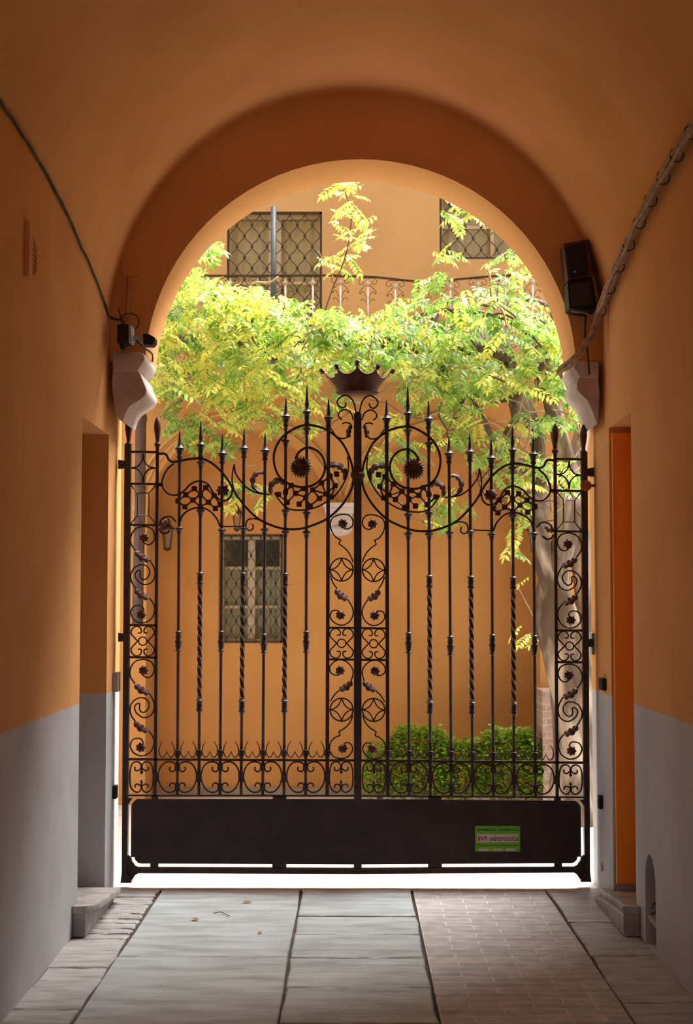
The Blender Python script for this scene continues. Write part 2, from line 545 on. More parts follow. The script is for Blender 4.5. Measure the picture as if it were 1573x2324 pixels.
# rear end of the passage and roof above the vault
mb = MB(); mb.box((-8, YEND - 12, -0.2), (8, YEND - 0.002, -0.014))
tag(mb.build('trim_6', M_PALE), 'street paving behind the passage', kind='structure')
mb = MB(); mb.box((XL - 0.4, YEND - 0.3, 4.7), (XR + 0.4, YF, 4.9))
tag(mb.build('trim_2', M_VAULT), 'floor slab above the vault', kind='structure')

mb = MB(); mb.box((XL - 0.4, YEND - 0.3, 3.0), (XR + 0.4, YEND, 4.7)); mb.box((XL - .4, YEND - .3, -.1), (XL + .75, YEND, 3.0)); mb.box((XR - .75, YEND - .3, -.1), (XR + .4, YEND, 3.0))  # unseen end wall, opening narrowed to hold back daylight from behind
tag(mb.build('wall_rear', M_WALL), 'unseen street end of the passage, its doorway narrowed to cut the light', kind='structure')

# arch wall with the opening
arc = []
for k in range(41):
    a = PI - PI * k / 40
    arc.append((ACX + ARAD * math.cos(a), ACZ + ARAD * math.sin(a)))
SHZ = 2.925
arc = [q for q in arc if q[1] > SHZ + .01]
hole = [(XL, -0.2), (XL, SHZ), (arc[0][0], SHZ)] + arc + [(arc[-1][0], SHZ), (XR, SHZ), (XR, -0.2)]
outer = [(-3.0, -0.2), (-3.0, 6.8), (2.6, 6.8), (2.6, -0.2)]
loop = [(-3.0, -0.2), (-3.0, 6.8), (2.6, 6.8), (2.6, -0.2)] + list(reversed(hole))
aw = plate('wall_front', [loop], lambda u, v: Vector((u, YF, v)), (0, YB - YF, 0), M_WALL)
tag(aw, 'ochre plaster arch wall the gate stands in', kind='structure')

# painted patch frame on the arch wall left and its small conduit
g = MB()
p = at(284, 640, YF - 0.012)
for dx in (-0.011, 0.011):
    g.tube([at(290, 628, YF - 0.012) + Vector((dx, 0, 0)), at(286, 690, YF - 0.012) + Vector((dx, 0, 0)), at(284, 722, YF - 0.014) + Vector((dx, 0, 0))], 0.008, 6)
tag(g.build('conduit', M_VAULT, smooth=True), 'pair of short plaster-painted conduits beside the left vault edge', 'conduit')
mb = MB()
a, b = at(279, 582, YF), at(315, 628, YF)
mb.box((a.x, YF - 0.008, b.z), (b.x, YF - 0.001, a.z))
tag(mb.build('cover_plate', M_VAULT, bevel=0.003), 'square ochre painted cover plate above the left conduits', 'cover plate')

# ------------------------------------------------------------------ floor
fl = MB()
fl.mi = 0
fl.box((XL - 0.4, YEND, -0.12), (XR + 0.4, YB - 0.15, -0.014))


def slab(x0, x1, y0, y1, mi, dz=0.0, wob=0.009):
    fl.mi = mi
    r = lambda: random.uniform(-wob, wob)
    g_ = 0.0075
    x0 += g_; x1 -= g_; y0 += g_; y1 -= g_
    nx = 5; ny = 3
    bot = [(x0, y0), (x1, y0), (x1, y1), (x0, y1)]
    per = []
    for i in range(nx): per.append((x0 + (x1 - x0) * i / nx, y0 + r()))
    for i in range(ny): per.append((x1 + r(), y0 + (y1 - y0) * i / ny))
    for i in range(nx): per.append((x1 - (x1 - x0) * i / nx, y1 + r()))
    for i in range(ny): per.append((x0 + r(), y1 - (y1 - y0) * i / ny))
    n = len(per)
    cx = sum(p_[0] for p_ in per) / n; cy = sum(p_[1] for p_ in per) / n
    ins = 0.008
    top = []
    for (x, y) in per:
        d = Vector((cx - x, cy - y)); d.normalize()
        top.append((x + d.x * ins, y + d.y * ins))
    tz = dz
    vs = [(x, y, -0.03) for x, y in per] + [(x, y, tz - 0.005) for x, y in per] + [(x, y, tz) for x, y in top]
    fs = []
    for k in range(n):
        j = (k + 1) % n
        fs.append((k, j, n + j, n + k)); fs.append((n + k, n + j, 2 * n + j, 2 * n + k))
    fs.append(tuple(range(2 * n, 3 * n)))
    fl.add(vs, fs)


def run(x0, x1, cuts, mi, jit=0.0, wob=0.006):
    for a_, b_ in zip(cuts[:-1], cuts[1:]):
        slab(x0, x1, a_, b_, mi, random.uniform(-jit, jit), wob)


run(-1.06, -0.277, [YEND, -1.2, 0.4, 2.0, 3.6, 5.1, 6.87, 8.47], 1, 0.001)
run(-0.277, 0.34, [YEND, -2.2, -1.4, -.6, .1, .9, 1.7, 2.5, 3.2, 3.9, 4.6, 5.2, 5.8, 6.34, 6.86, 7.33, 7.74, 8.47], 1, 0.005)
run(1.08, XR + 0.01, [YEND, -1.8, -.5, .8, 2.0, 3.2, 4.3, 5.2, 6.1, 6.9, 7.6, 8.47], 2, 0.003, 0.01)
c = [YEND]
while c[-1] < 7.0: c.append(c[-1] + random.uniform(0.5, 0.9))
while c[-1] < 8.4: c.append(c[-1] + random.uniform(0.09, 0.2))
c[-1] = 8.47
run(XL - 0.01, -1.06, c, 2, 0.003, 0.01)
fl.mi = 3
fl.box((0.345, YEND, -0.03), (1.075, 8.47, 0.0))
fo = fl.build('floor', [M_JOINT, M_SLAB, M_SLABW, M_BRICKFLOOR])
tag(fo, 'worn stone slab and brick paving of the passage', kind='structure')
# threshold + courtyard paving
mb = MB(); mb.box((-6, 8.475, -0.25), (6, 20, 0.0))
tag(mb.build('trim_3', M_PALE), 'pale courtyard paving beyond the gate', kind='structure')

# fallen leaves on the floor
def floor_pt(px, py):
    d = RCAM @ Vector(((px - 786.5) / F_PX, -(py - 1162.0) / F_PX, -1.0))
    t = -EYE / d.z
    return Vector((d.x * t, d.y * t, 0.004))


for (px, py, sz, lab, rot) in [(562, 2049, 0.032, 'small orange fallen leaf on the slab near the gate foot', 0.3),
                               (591, 2118, 0.022, 'tiny red-brown fallen leaf in the middle of the large left slab', 1.4),
                               (443, 2089, 0.030, 'curled brown fallen leaf on the left slab, nearest the left step', 2.2)]:
    p = floor_pt(px, py)
    mb = MB()
    L_ = sz; W_ = sz * 0.45
    ca, sa = math.cos(rot), math.sin(rot)
    ps = [(-L_, 0, 0.0), (-L_ * .3, W_, .006), (L_ * .5, W_ * .8, .005), (L_, 0, .003), (L_ * .5, -W_ * .8, .007), (-L_ * .3, -W_, .008), (0, 0, 0.001)]
    vs = [(p.x + x * ca - y * sa, p.y + x * sa + y * ca, p.z + z) for x, y, z in ps]
    mb.add(vs, [(0, 1, 6), (1, 2, 6), (2, 3, 6), (3, 4, 6), (4, 5, 6), (5, 0, 6)])
    tag(mb.build('fallen_leaf', M_LITTER), lab, 'leaf', 'fallen leaves on the passage floor')
mb = MB()
mb.tube([floor_pt(484, 2076) + Vector((0, 0, .003)), floor_pt(500, 2074) + Vector((0, 0, .006)), floor_pt(512, 2078) + Vector((0, 0, .003)), floor_pt(521, 2082) + Vector((0, 0, .003))], 0.0022, 5)
tag(mb.build('twig', M_BRANCH, smooth=True), 'short dry brown twig lying on the left slab', 'twig')

# ------------------------------------------------------------------ stone steps of the recesses
def rough_block(name, corners_base, ztop_front, ztop_back, over, label, seed):
    """a block with a projecting worn top slab; corners_base = x0, x1, y0, y1"""
    x0, x1, y0, y1 = corners_base
    rnd = random.Random(seed)
    root = empty(name, (x1, (y0 + y1) / 2, 0))
    b = MB()
    sgn = 1 if x1 > x0 else -1
    xw = XL if sgn > 0 else XR
    yr = 7.39
    zt = lambda y: ztop_front + (ztop_back - ztop_front) * (y - y0) / (y1 - y0)
    for xa, xb, ya, yb in ((xw + .001 * sgn, x1 - .004 * sgn, y0 + .01, y1), (x0, xw + .001 * sgn, yr, 7.98 if sgn < 0 else y1)):
        b.add([(xa, ya, 0.0), (xb, ya, 0.0), (xb, yb, 0.0), (xa, yb, 0.0), (xa, ya, zt(ya) - .035), (xb, ya, zt(ya) - .035), (xb, yb, zt(yb) - .035), (xa, yb, zt(yb) - .035)],
              [(0, 1, 2, 3), (4, 5, 6, 7), (0, 1, 5, 4), (1, 2, 6, 5), (2, 3, 7, 6), (3, 0, 4, 7)])
    b.build('riser', M_STEP, root, bevel=0.008)
    t = MB()
    xe = x1 + over * sgn
    n = 9
    edge = [(x0, yr), (xw, yr), (xw, y0 - .005), (x1 - .05 * sgn, y0 - .008), (x1, y0 + .02)]
    for k in range(n + 1):
        f = k / n
        edge.append((xe + rnd.uniform(-.006, .006), y0 + .08 + (y1 - y0 - .08) * f))
    edge += [(xw, y1), (xw, 7.98 if sgn < 0 else y1), (x0, 7.98 if sgn < 0 else y1)] if sgn < 0 else [(x0, y1)]
    vs = [(x, y, zt(y) - .038) for x, y in edge] + [(x, y, zt(y) + rnd.uniform(-.003, .003)) for x, y in edge]
    m_ = len(edge)
    fs = [tuple(range(m_)), tuple(range(2 * m_ - 1, m_ - 1, -1))] + [(i, (i + 1) % m_, m_ + (i + 1) % m_, m_ + i) for i in range(m_)]
    t.add(vs, fs)
    t.build('tread', M_STEP, root, bevel=0.006, seg=2, autosmooth=1.2)
    tag(root, label, 'step', 'stone steps of the side doorways')
    return root


rough_block('stone_step', (XL - 0.34, -1.262, 7.24, 8.12), 0.150, 0.075, 0.035, 'grey stone step with rounded nosing at the left recess', 3)
rough_block('stone_step', (XR + 0.34, 1.300, 7.26, 8.12), 0.145, 0.070, -0.030, 'chipped stone step with broken edge at the right recess', 9)
s = bpy.data.objects['stone_step.001']

# ------------------------------------------------------------------ corbels
def corbel(side, label):
    root = None
    if side < 0:
        ab = [(255, 800), (318, 799), (327, 803), (329, 814), (322, 828), (313, 841), (306, 844), (255, 844)]
        co = [(256, 843), (308, 842), (318, 849), (323, 862), (329, 876), (332, 888), (326, 900), (310, 912), (295, 922), (285, 938), (279, 956), (273, 950), (266, 944), (262, 938)]
    else:
        ab = [(1360, 820), (1312, 818), (1304, 824), (1303, 836), (1312, 850), (1318, 858), (1360, 858)]
        co = [(1358, 857), (1320, 856), (1312, 862), (1310, 874), (1311, 886), (1322, 898), (1334, 910), (1341, 926), (1347, 940), (1351, 952), (1358, 956)]
    base = at(co[-4][0] if side < 0 else co[-2][0], 950, YF)
    root = empty('corbel', base)
    for nm, pl, d0, d1 in (('abacus', ab, -0.07, 0.40), ('bracket', co, -0.06, 0.40)):
        pl2 = [(p_[0], p_[1]) for p_ in spline([Vector(q) for q in pl], 3, True)] if nm == 'bracket' else pl
        poly = []
        for q in (pl if nm == 'abacus' else pl2):
            poly.append(at(q[0], q[1], YF + d0))
        b = MB(); b.prism(poly, (0, d1 - d0, 0))
        b.build(nm, M_STONE, root, bevel=0.012, seg=3, autosmooth=1.0)
    tag(root, label, 'corbel', 'stone corbels carrying the gate arch')
    return root


corbel(-1, 'grey stone corbel carrying the arch on the left, under the security camera')
corbel(1, 'pale stone corbel carrying the arch on the right, under the cable bundle')

# ------------------------------------------------------------------ the gate
YG = 8.50
PXM = 400.0      # about this many photo pixels per metre on the gate plane
KT = [(800, .034), (1035, .033), (1200, .030), (1425, .024), (1727, .015), (1806, .008), (2000, -.004), (2100, -.006)]


def kk(y):
    for (a_, ka), (b_, kb) in zip(KT[:-1], KT[1:]):
        if y <= b_: return ka + (kb - ka) * max(0, y - a_) / (b_ - a_)
    return KT[-1][1]


def mir(p):
    x, y = p[0], p[1]
    return Vector((812 + (812 - x) * 0.985, y + (812 - x) * kk(y)))


def ident(p): return Vector((p[0], p[1]))


def G(p, dy=0.0): return at(p[0], p[1], YG + dy)


gate = empty('wrought_iron_gate', (at(812, 2004, YG).x, YG, 0))
tag(gate, 'dark wrought iron carriage gate with scrollwork and a crown, standing in the archway', 'gate')


def gtube(pts, w, name, T, mat=None, depth=None, k=4, smooth=True, dy=0.0, taper=False, closed=False):
    q = spline([Vector((p[0], p[1])) for p in pts], k, closed) if smooth else [Vector((p[0], p[1])) for p in pts]
    P = [G(T(p), dy) for p in q]
    r = w / 2 / PXM
    mb = MB()
    if taper:
        n = len(P)
        rr = [r * (0.25 + 0.75 * math.sin(PI * (0.12 + 0.76 * i / (n - 1)))) for i in range(n)]
        mb.tube(P, rr, 6)
    else:
        mb.tube(P, r, 6, flat=(r, depth or max(r * 1.3, 0.006)), closed=closed)
    return mb.build(name, mat or M_IRON, gate)


def glathe(mb, p0, axis_to, prof):
    """prof: (photo y, photo radius); p0: x as a function of y"""
    pts = [G(p0(y)) for y, r in prof]
    base = pts[0]; ax = (pts[-1] - pts[0]).normalized()
    mb.lathe([((q - base).dot(ax), r / PXM) for q, (y, r) in zip(pts, prof)], base, ax, 12)


# bars: x at y=1100, x at y=1700, tip y, flare y, cup heights, knots, twisted, style
BARS = [
    (407, 403, 977, 1017, [1198], [(1434, 1478)], None, 'A'),
    (455, 452, 956, 1009, [1049, 1158], [(1301, 1327), (1589, 1614)], (1327, 1589), 'B'),
    (504, 500, 986, 1029, [1202], [(1434, 1478)], None, 'A'),
    (553, 548, 975, 1017, [1198], [(1302, 1328), (1590, 1616)], (1328, 1590), 'A'),
    (601, 597, 983, 1022, [1201], [(1440, 1482)], None, 'A'),
    (648, 645, 904, 945, [999, 1158, 1206], [(1303, 1329), (1590, 1616)], (1329, 1590), 'A'),
    (696, 694, 874, 934, [972, 1163, 1207], [(1434, 1480)], None, 'B'),
    (745, 743, 906, 947, [], [], None, 'A'),
]


def make_bar(spec, T):
    x1, x2, tip, fl_, cups, knots, tw, style = spec
    X = lambda y: T((x1 + (x2 - x1) * (y - 1100) / 600.0, y))
    bw = 7.2 if x1 == 745 else 6.4
    mb = MB()
    y0, y1 = fl_ + 8, 1806
    r = bw / 2 / PXM * 1.15
    if tw:
        mb.tube([G(X(y0)), G(X(tw[0]))], r, 8)
        n = 90; turns = 7.0
        prev = None
        vs = []; fs = []
        for i in range(n + 1):
            y = tw[0] + (tw[1] - tw[0]) * i / n
            c_ = G(X(y)); a0 = 2 * PI * turns / 4 * i / n * 1.6
            for k in range(4):
                a = a0 + k * PI / 2
                vs.append(c_ + Vector((math.cos(a), math.sin(a), 0)) * r * 1.5)
        for i in range(n):
            for k in range(4):
                fs.append((i * 4 + k, i * 4 + (k + 1) % 4, i * 4 + 4 + (k + 1) % 4, i * 4 + 4 + k))
        mb.add(vs, fs)
        mb.tube([G(X(tw[1])), G(X(y1))], r, 8)
    else:
        mb.tube([G(X(y0)), G(X(y1))], r, 8, flat=(r, r) if x1 == 745 else None)
    bar = mb.build('bar', M_IRON, gate)
    f = MB()
    if style == 'A':
        prof = [(tip, .9), (tip + 6, 1.8), (fl_ - 10, 4.2), (fl_ - 3, 7), (fl_, 11), (fl_ + 3, 10.5), (fl_ + 4, 8.5), (fl_ + 10, 6.5), (fl_ + 16, 5.2), (fl_ + 19, 6.8), (fl_ + 22, 6.8), (fl_ + 24, 4.2), (fl_ + 34, 3.6)]
    else:
        prof = [(tip, .9), (tip + 6, 1.7), (fl_ - 22, 4.0), (fl_ - 17, 5.2), (fl_ - 12, 4.2), (fl_ - 9, 3.6), (fl_ - 3, 6), (fl_, 10), (fl_ + 3, 9.6), (fl_ + 6, 6.2), (fl_ + 16, 6), (fl_ + 22, 4.6), (fl_ + 26, 6.4), (fl_ + 29, 6.4), (fl_ + 31, 4)]
    glathe(f, X, None, prof)
    f.build('spear_finial', M_IRON, bar, autosmooth=0.9)
    for cy in cups:
        f = MB(); glathe(f, X, None, [(cy - 3, 4.2), (cy, 10), (cy + 3, 9.5), (cy + 5, 6.5), (cy + 11, 5.2), (cy + 17, 3.6)])
        f.build('collar', M_IRON, bar, autosmooth=0.9)
    for (a_, b_) in knots:
        h = b_ - a_
        f = MB()
        if h > 35:
            prof = [(a_ - 3, 3.5), (a_, 7.5), (a_ + 2, 7.5), (a_ + 4, 5.6), (a_ + 12, 6.8), (a_ + 18, 5.6), (a_ + 21, 8.2), (a_ + 24, 8.2), (a_ + 26, 7.2), (a_ + 34, 6.6), (b_ - 4, 4.8), (b_ - 2, 7.2), (b_, 7.2), (b_ + 2, 4)]
        else:
            prof = [(a_ - 3, 4.5), (a_, 8.4), (a_ + 2, 8.4), (a_ + 4, 6.2), (a_ + 12, 7.0), (b_ - 6, 6.0), (b_ - 4, 7.8), (b_ - 1, 7.8), (b_ + 2, 5.2), (b_ + 6, 4.2)]
        glathe(f, X, None, prof)
        f.build('knot', M_IRON, bar, autosmooth=0.9)
    # collar with a fluted drum just above the lower rail
    f = MB(); glathe(f, X, None, [(1701, 5), (1702, 8), (1705, 8.6), (1706, 6.6), (1716, 6.4), (1718, 5)])
    f.build('base_collar', M_IRON, bar)


for T in (ident, mir):
    for sp in BARS: make_bar(sp, T)


def gbox(x0, y0, x1, y1, name, T, d=0.02, mat=None, taper=None, parent=None):
    """a bar of rectangular section between photo corners"""
    mb = MB()
    c_ = [(x0, y0), (x1, y0), (x1, y1), (x0, y1)]
    poly = [G(T(p_), -d) for p_ in c_]
    mb.prism(poly, (0, 2 * d, 0))
    return mb.build(name, mat or M_IRON, parent or gate)


def gquad(c_, name, T, d=0.02, mat=None, parent=None):
    mb = MB(); mb.prism([G(T(p_), -d) for p_ in c_], (0, 2 * d, 0))
    return mb.build(name, mat or M_IRON, parent or gate)


def post_finial(X, tip, w, T, parent):
    f = MB()
    prof = [(tip, 1.2), (tip + 5, 4.5 * w), (tip + 16, 7.6 * w), (tip + 27, 8.2 * w), (tip + 40, 6.4 * w), (tip + 52, 4.6 * w), (tip + 58, 4.4 * w), (tip + 60, 7.0 * w), (tip + 64, 7.4 * w), (tip + 67, 6.2 * w)]
    glathe(f, lambda y: T((X, y)), None, prof)
    f.build('bud_finial', M_RUST, parent, autosmooth=0.9)


for T in (ident, mir):
    po = gquad([(282.5, 1008), (296.5, 1008), (288.5, 1990), (276, 1990)], 'post', T, 0.024)
    post_finial(292, 946, 1.0, T, po)
    gquad([(276, 1982), (289, 1982), (298, 1998), (298, 2004), (273, 2004)], 'foot', T, 0.030, parent=po)
    st = gquad([(353.5, 1010), (360.5, 1010), (355.5, 1806), (348.5, 1806)], 'stile', T, 0.010)
    post_finial(357.5, 946, 1.0, T, st)
# centre post
mb = MB()
cpts = [(803.2, 941), (805, 937), (808, 934.5), (812, 934), (816, 934.5), (819, 937), (820.8, 941), (820.8, 1818), (803.2, 1818)]
mb.prism([G(p_, -.028) for p_ in cpts], (0, .05, 0))
mb.build('centre_post', M_IRON, gate, bevel=0.004)
mb = MB()
glathe(mb, lambda y: (812, y), None, [(1062, 9), (1065, 13), (1070, 12), (1074, 16), (1083, 16), (1087, 12), (1092, 13), (1095, 9)])
mb.build('post_collar', M_RUST, gate, autosmooth=1.0)


# rails
def rail(x0, y0, x1, y1, w, name='rail', T=ident, depth=0.010):
    return gtube([(x0, y0), (x1, y1)], w, name, T, depth=depth, smooth=False)


for T in (ident, mir):
    rail(288, 1723, 806, 1725.5, 5.0, T=T)
    rail(288, 1805, 806, 1805.5, 3.6, T=T)
    for y, w in ((1025.5, 5.0), (1098, 5.0), (1191, 4.6), (1418.5, 5.2), (1491.5, 5.2)):
        rail(292, y, 356, y + 1, w, 'cross_rail', T)
    for y in (1424.5, 1496.5):
        rail(745, y, 806, y + .5, 4.6, 'cross_rail', T)


def rosette(p_, r, T, petals=7, mat=None, spiky=False):
    c0 = T(p_)
    mb = MB()
    ctr = G(c0)
    n = petals * 4
    R = r / PXM
    for side in (-1, 1):
        vs = [ctr + Vector((0, side * R * 0.75, 0))]
        rings = 4
        for q in range(1, rings + 1):
            t = q / rings
            for k in range(n):
                a = 2 * PI * k / n
                if spiky: rad = R * t * (1 + (0.16 if k % 2 else -0.12) * t)
                else: rad = R * t * (1 + 0.13 * math.cos(petals * a) * t)
                dep = math.sqrt(max(0, 1 - t * t * 0.96)) * 0.62 * (1 + 0.25 * math.cos(petals * a + q) * t)
                vs.append(ctr + Vector((math.cos(a) * rad, side * R * dep, math.sin(a) * rad)))
        fs = [(0, 1 + k, 1 + (k + 1) % n) for k in range(n)]
        for q in range(rings - 1):
            for k in range(n):
                fs.append((1 + q * n + k, 1 + q * n + (k + 1) % n, 1 + (q + 1) * n + (k + 1) % n, 1 + (q + 1) * n + k))
        mb.add(vs, fs)
    return mb.build('rosette', mat or M_RUST, gate)


def leaf(p0, p1, w, T, bend=0.0, lobes=3, name='leaf', path=None, one_side=False):
    """an oak-like iron leaf from base p0 to tip p1"""
    if path:
        C_ = spline([Vector(q) for q in path], 8)
    else:
        a_, b_ = Vector(p0), Vector(p1)
        nrm = Vector((-(b_ - a_).y, (b_ - a_).x)).normalized()
        C_ = spline([a_, (a_ + b_) / 2 + nrm * bend, b_], 14)
    n = len(C_)
    left = []; right = []; mid = []
    for i, c_ in enumerate(C_):
        t = i / (n - 1)
        tg = (C_[min(i + 1, n - 1)] - C_[max(i - 1, 0)]).normalized()
        nr = Vector((-tg.y, tg.x))
        env = math.sin(PI * min(1, 0.08 + t * 0.92)) ** 0.55
        lb = 0.68 + 0.42 * abs(math.sin(PI * (t * lobes + 0.1)))
        h = w * 0.5 * env * lb
        left.append(c_ + nr * h - tg * 0.0)
        right.append(c_ - nr * (h * (0.45 if one_side else 1)))
        mid.append(c_)
    mb = MB()
    th = 0.006
    vs = []
    for l, m_, r_ in zip(left, mid, right):
        L_, M_, R_ = G(T(l)), G(T(m_)), G(T(r_))
        vs += [L_, M_ + Vector((0, -0.012, 0)), R_, L_ + Vector((0, th, 0)), M_ + Vector((0, -0.012 + th, 0)), R_ + Vector((0, th, 0))]
    fs = []
    for i in range(n - 1):
        a_ = i * 6; b_ = a_ + 6
        fs += [(a_, a_ + 1, b_ + 1, b_), (a_ + 1, a_ + 2, b_ + 2, b_ + 1), (a_ + 3, b_ + 3, b_ + 4, a_ + 4), (a_ + 4, b_ + 4, b_ + 5, a_ + 5), (a_, b_, b_ + 3, a_ + 3), (a_ + 2, a_ + 5, b_ + 5, b_ + 2)]
    mb.add(vs, fs)
    return mb.build(name, M_RUST, gate)


def circle_pts(cx, cy, r, n=28):
    return [(cx + r * math.cos(2 * PI * k / n), cy + r * math.sin(2 * PI * k / n)) for k in range(n)]


SW = 3.4
for T in (ident, mir):
    # --- step beside the stile, hump and the huge lyre scroll
    gtube([(361, 1030), (374, 1030), (379, 1034), (383, 1043), (390, 1048), (400, 1048), (412, 1046), (431, 1042), (456, 1041), (479, 1050), (502, 1070), (521, 1095), (530, 1112),
           (549, 1140), (578, 1171), (606, 1188), (644, 1200), (683, 1200), (721, 1188), (749, 1173), (778, 1144), (797, 1112), (802, 1083), (797, 1049), (778, 1007), (749, 980), (721, 968), (692, 965), (663, 976), (637, 997),
           (623, 1026), (623, 1055), (635, 1083), (660, 1100), (692, 1106), (721, 1095), (736, 1072), (736, 1045), (721, 1024), (698, 1016), (679, 1026), (671, 1041)], 5.0, 'lyre_scroll', T, depth=0.012)
    rosette((683, 1060), 23, T, 11, spiky=True)
    gtube([(789, 1037), (791, 1062), (783, 1091), (760, 1125), (721, 1150), (683, 1158), (654, 1154), (636, 1138), (623, 1118)], SW, 'crescent_scroll', T, depth=0.009)
    # thorn branch
    gtube([(532, 1054), (533, 1066), (537, 1078), (555, 1102), (578, 1117), (612, 1123)], 3.6, 'thorn', T, depth=0.009)
    gtube([(532, 1054), (528, 1072), (527, 1092), (531, 1112)], 3.0, 'thorn', T, depth=0.008)
    gtube([(588, 1180), (576, 1177), (563, 1180), (558, 1190), (560, 1200), (568, 1204), (575, 1198), (573, 1189)], 3.2, 'scroll', T)
    gtube([(502, 1195), (553, 1195)], 3.0, 'cross_rail', T, smooth=False)
    # acanthus leaves
    leaf(None, None, 15, T, path=[(740, 1066), (750, 1056), (766, 1056), (778, 1064), (783, 1076), (779, 1090)], lobes=5, name='acanthus_leaf')
    leaf(None, None, 14, T, path=[(648, 1100), (634, 1091), (620, 1095), (614, 1108), (616, 1124)], lobes=4, name='acanthus_leaf')
    leaf(None, None, 12, T, path=[(600, 1073), (586, 1073), (575, 1084), (574, 1100), (583, 1113), (594, 1118)], lobes=5, name='acanthus_leaf')
    # lattice in the crescent
    K = [(661, 1102), (648, 1117), (671, 1120), (652, 1140), (679, 1144), (688, 1109), (694, 1129), (704, 1148), (710, 1112), (725, 1131), (730, 1096), (740, 1121), (749, 1080), (761, 1102), (764, 1076), (632, 1122), (752, 1140 - 12)]
    lat = MB()
    for i in range(len(K)):
        for j in range(i + 1, len(K)):
            d = (Vector(K[i]) - Vector(K[j])).length
            if 14 < d < 33 and abs(K[i][0] - K[j][0]) > 8 and abs(K[i][1] - K[j][1]) > 7:
                lat.tube([G(T(K[i])), G(T(K[j]))], 2.3 / PXM, 5)
    for p_ in K:
        c_ = G(T(p_))
        for a in range(4):
            o_ = Vector((math.cos(a * PI / 2 + .78), 0, math.sin(a * PI / 2 + .78))) * 3.6 / PXM
            lat.lathe([(-0.007, .002), (-0.004, 4.2 / PXM), (0.004, 4.2 / PXM), (0.007, .002)], c_ + o_, (0, 1, 0), 7)
    lat.build('lattice', M_RUST, gate)
    # --- hump section
    gtube([(395, 1052), (381, 1064), (372, 1080), (368, 1098), (374, 1113), (387, 1123), (403, 1123), (418, 1114), (433, 1099), (452, 1092), (471, 1098), (483, 1116), (498, 1134), (513, 1136), (525, 1125), (528, 1107)], 3.8, 'hump_scroll', T, depth=0.010)
    rosette((505.5, 1113), 13.5, T, 8)
    gtube([(406, 1196), (412, 1174), (427, 1159), (452, 1152), (475, 1159), (492, 1177), (500, 1196)], 3.8, 'hump_arch', T, depth=0.010)
    rail(359, 1100, 369, 1100, 8, 'clamp', T)
    K = [(404, 1137), (420, 1150), (422, 1123), (438, 1135), (441, 1109), (455, 1122), (473, 1140), (467, 1107), (486, 1125), (489, 1154), (455, 1150), (500, 1145)]
    lat = MB()
    for i in range(len(K)):
        for j in range(i + 1, len(K)):
            d = (Vector(K[i]) - Vector(K[j])).length
            if 12 < d < 31 and abs(K[i][0] - K[j][0]) > 8 and abs(K[i][1] - K[j][1]) > 7:
                lat.tube([G(T(K[i])), G(T(K[j]))], 2.3 / PXM, 5)
    for p_ in K:
        c_ = G(T(p_))
        for a in range(4):
            o_ = Vector((math.cos(a * PI / 2 + .78), 0, math.sin(a * PI / 2 + .78))) * 3.6 / PXM
            lat.lathe([(-0.007, .002), (-0.004, 4.2 / PXM), (0.004, 4.2 / PXM), (0.007, .002)], c_ + o_, (0, 1, 0), 7)
    lat.build('lattice', M_RUST, gate)
    # --- ring with a leaf beside the stile
    gtube([(362, 1200), (366, 1208), (376, 1211), (386, 1204)], 4.2, 'curl', T, dy=-0.01)
    gtube([(362, 1194), (366, 1180), (378, 1173), (390, 1174), (400, 1184)], 3.6, 'curl', T, dy=-0.01)
    leaf((361, 1192), (380, 1180), 14, T, 2, 3)
    # --- outer side panel: star, framed pane
    cx, cy = 325, 1062
    for (a_, b_) in (((325, 1030), (298, 1062)), ((325, 1030), (353, 1062)), ((325, 1095), (298, 1062)), ((325, 1095), (353, 1062))):
        m_ = ((a_[0] + b_[0]) / 2 * 0.45 + cx * 0.55, (a_[1] + b_[1]) / 2 * 0.45 + cy * 0.55)
        m1 = (a_[0] + (m_[0] - a_[0]) * .35, a_[1] + (m_[1] - a_[1]) * .62)
        m2 = (b_[0] + (m_[0] - b_[0]) * .62, b_[1] + (m_[1] - b_[1]) * .35)
        gtube([a_, m1, m_ if False else ((m1[0] + m2[0]) / 2 + (m_[0] - (m1[0] + m2[0]) / 2) * .35, (m1[1] + m2[1]) / 2 + (m_[1] - (m1[1] + m2[1]) / 2) * .35), m2, b_], 3.0, 'star_arc', T)
    pane = MB()
    I = [(312, 1119), (338, 1119), (338, 1170), (312, 1170)]; O = [(297, 1101), (354, 1101), (354, 1189), (297, 1189)]
    for q in range(4):
        pane.tube([G(T(I[q])), G(T(I[(q + 1) % 4]))], 1.5 / PXM, 5)
        pane.tube([G(T(I[q])), G(T(O[q]))], 1.5 / PXM, 5)
    pane.build('framed_diamond', M_IRON, gate)
    # --- outer column scrolls, the same pattern above and below the quatrefoil
    for dx, dy in ((0, 0), (-1.5, 301.5)):
        sh = lambda L_: [(x + dx, y + dy) for x, y in L_]
        gtube(sh([(323, 1228), (334, 1236), (345, 1233), (352, 1218), (345, 1201), (326, 1195), (307, 1201), (297, 1218), (298, 1235), (308, 1250)]), SW - .4, 'scroll', T)
        rosette(sh([(327, 1220)])[0], 10.2, T)
        leaf(sh([(339, 1272)])[0], sh([(307, 1251)])[0], 17, T, -3, 3)
        gtube(sh([(340, 1271), (349, 1287), (352, 1304), (345, 1321), (328, 1327), (312, 1317), (307, 1304), (312, 1296), (319, 1296), (318, 1305), (321, 1313), (329, 1315), (338, 1307), (340, 1295), (332, 1284), (319, 1282), (305, 1289), (297, 1304), (299, 1321), (309, 1336)]), SW - .4, 'scroll', T)
        leaf(sh([(337, 1358)])[0], sh([(306, 1337)])[0], 17, T, -3, 3)
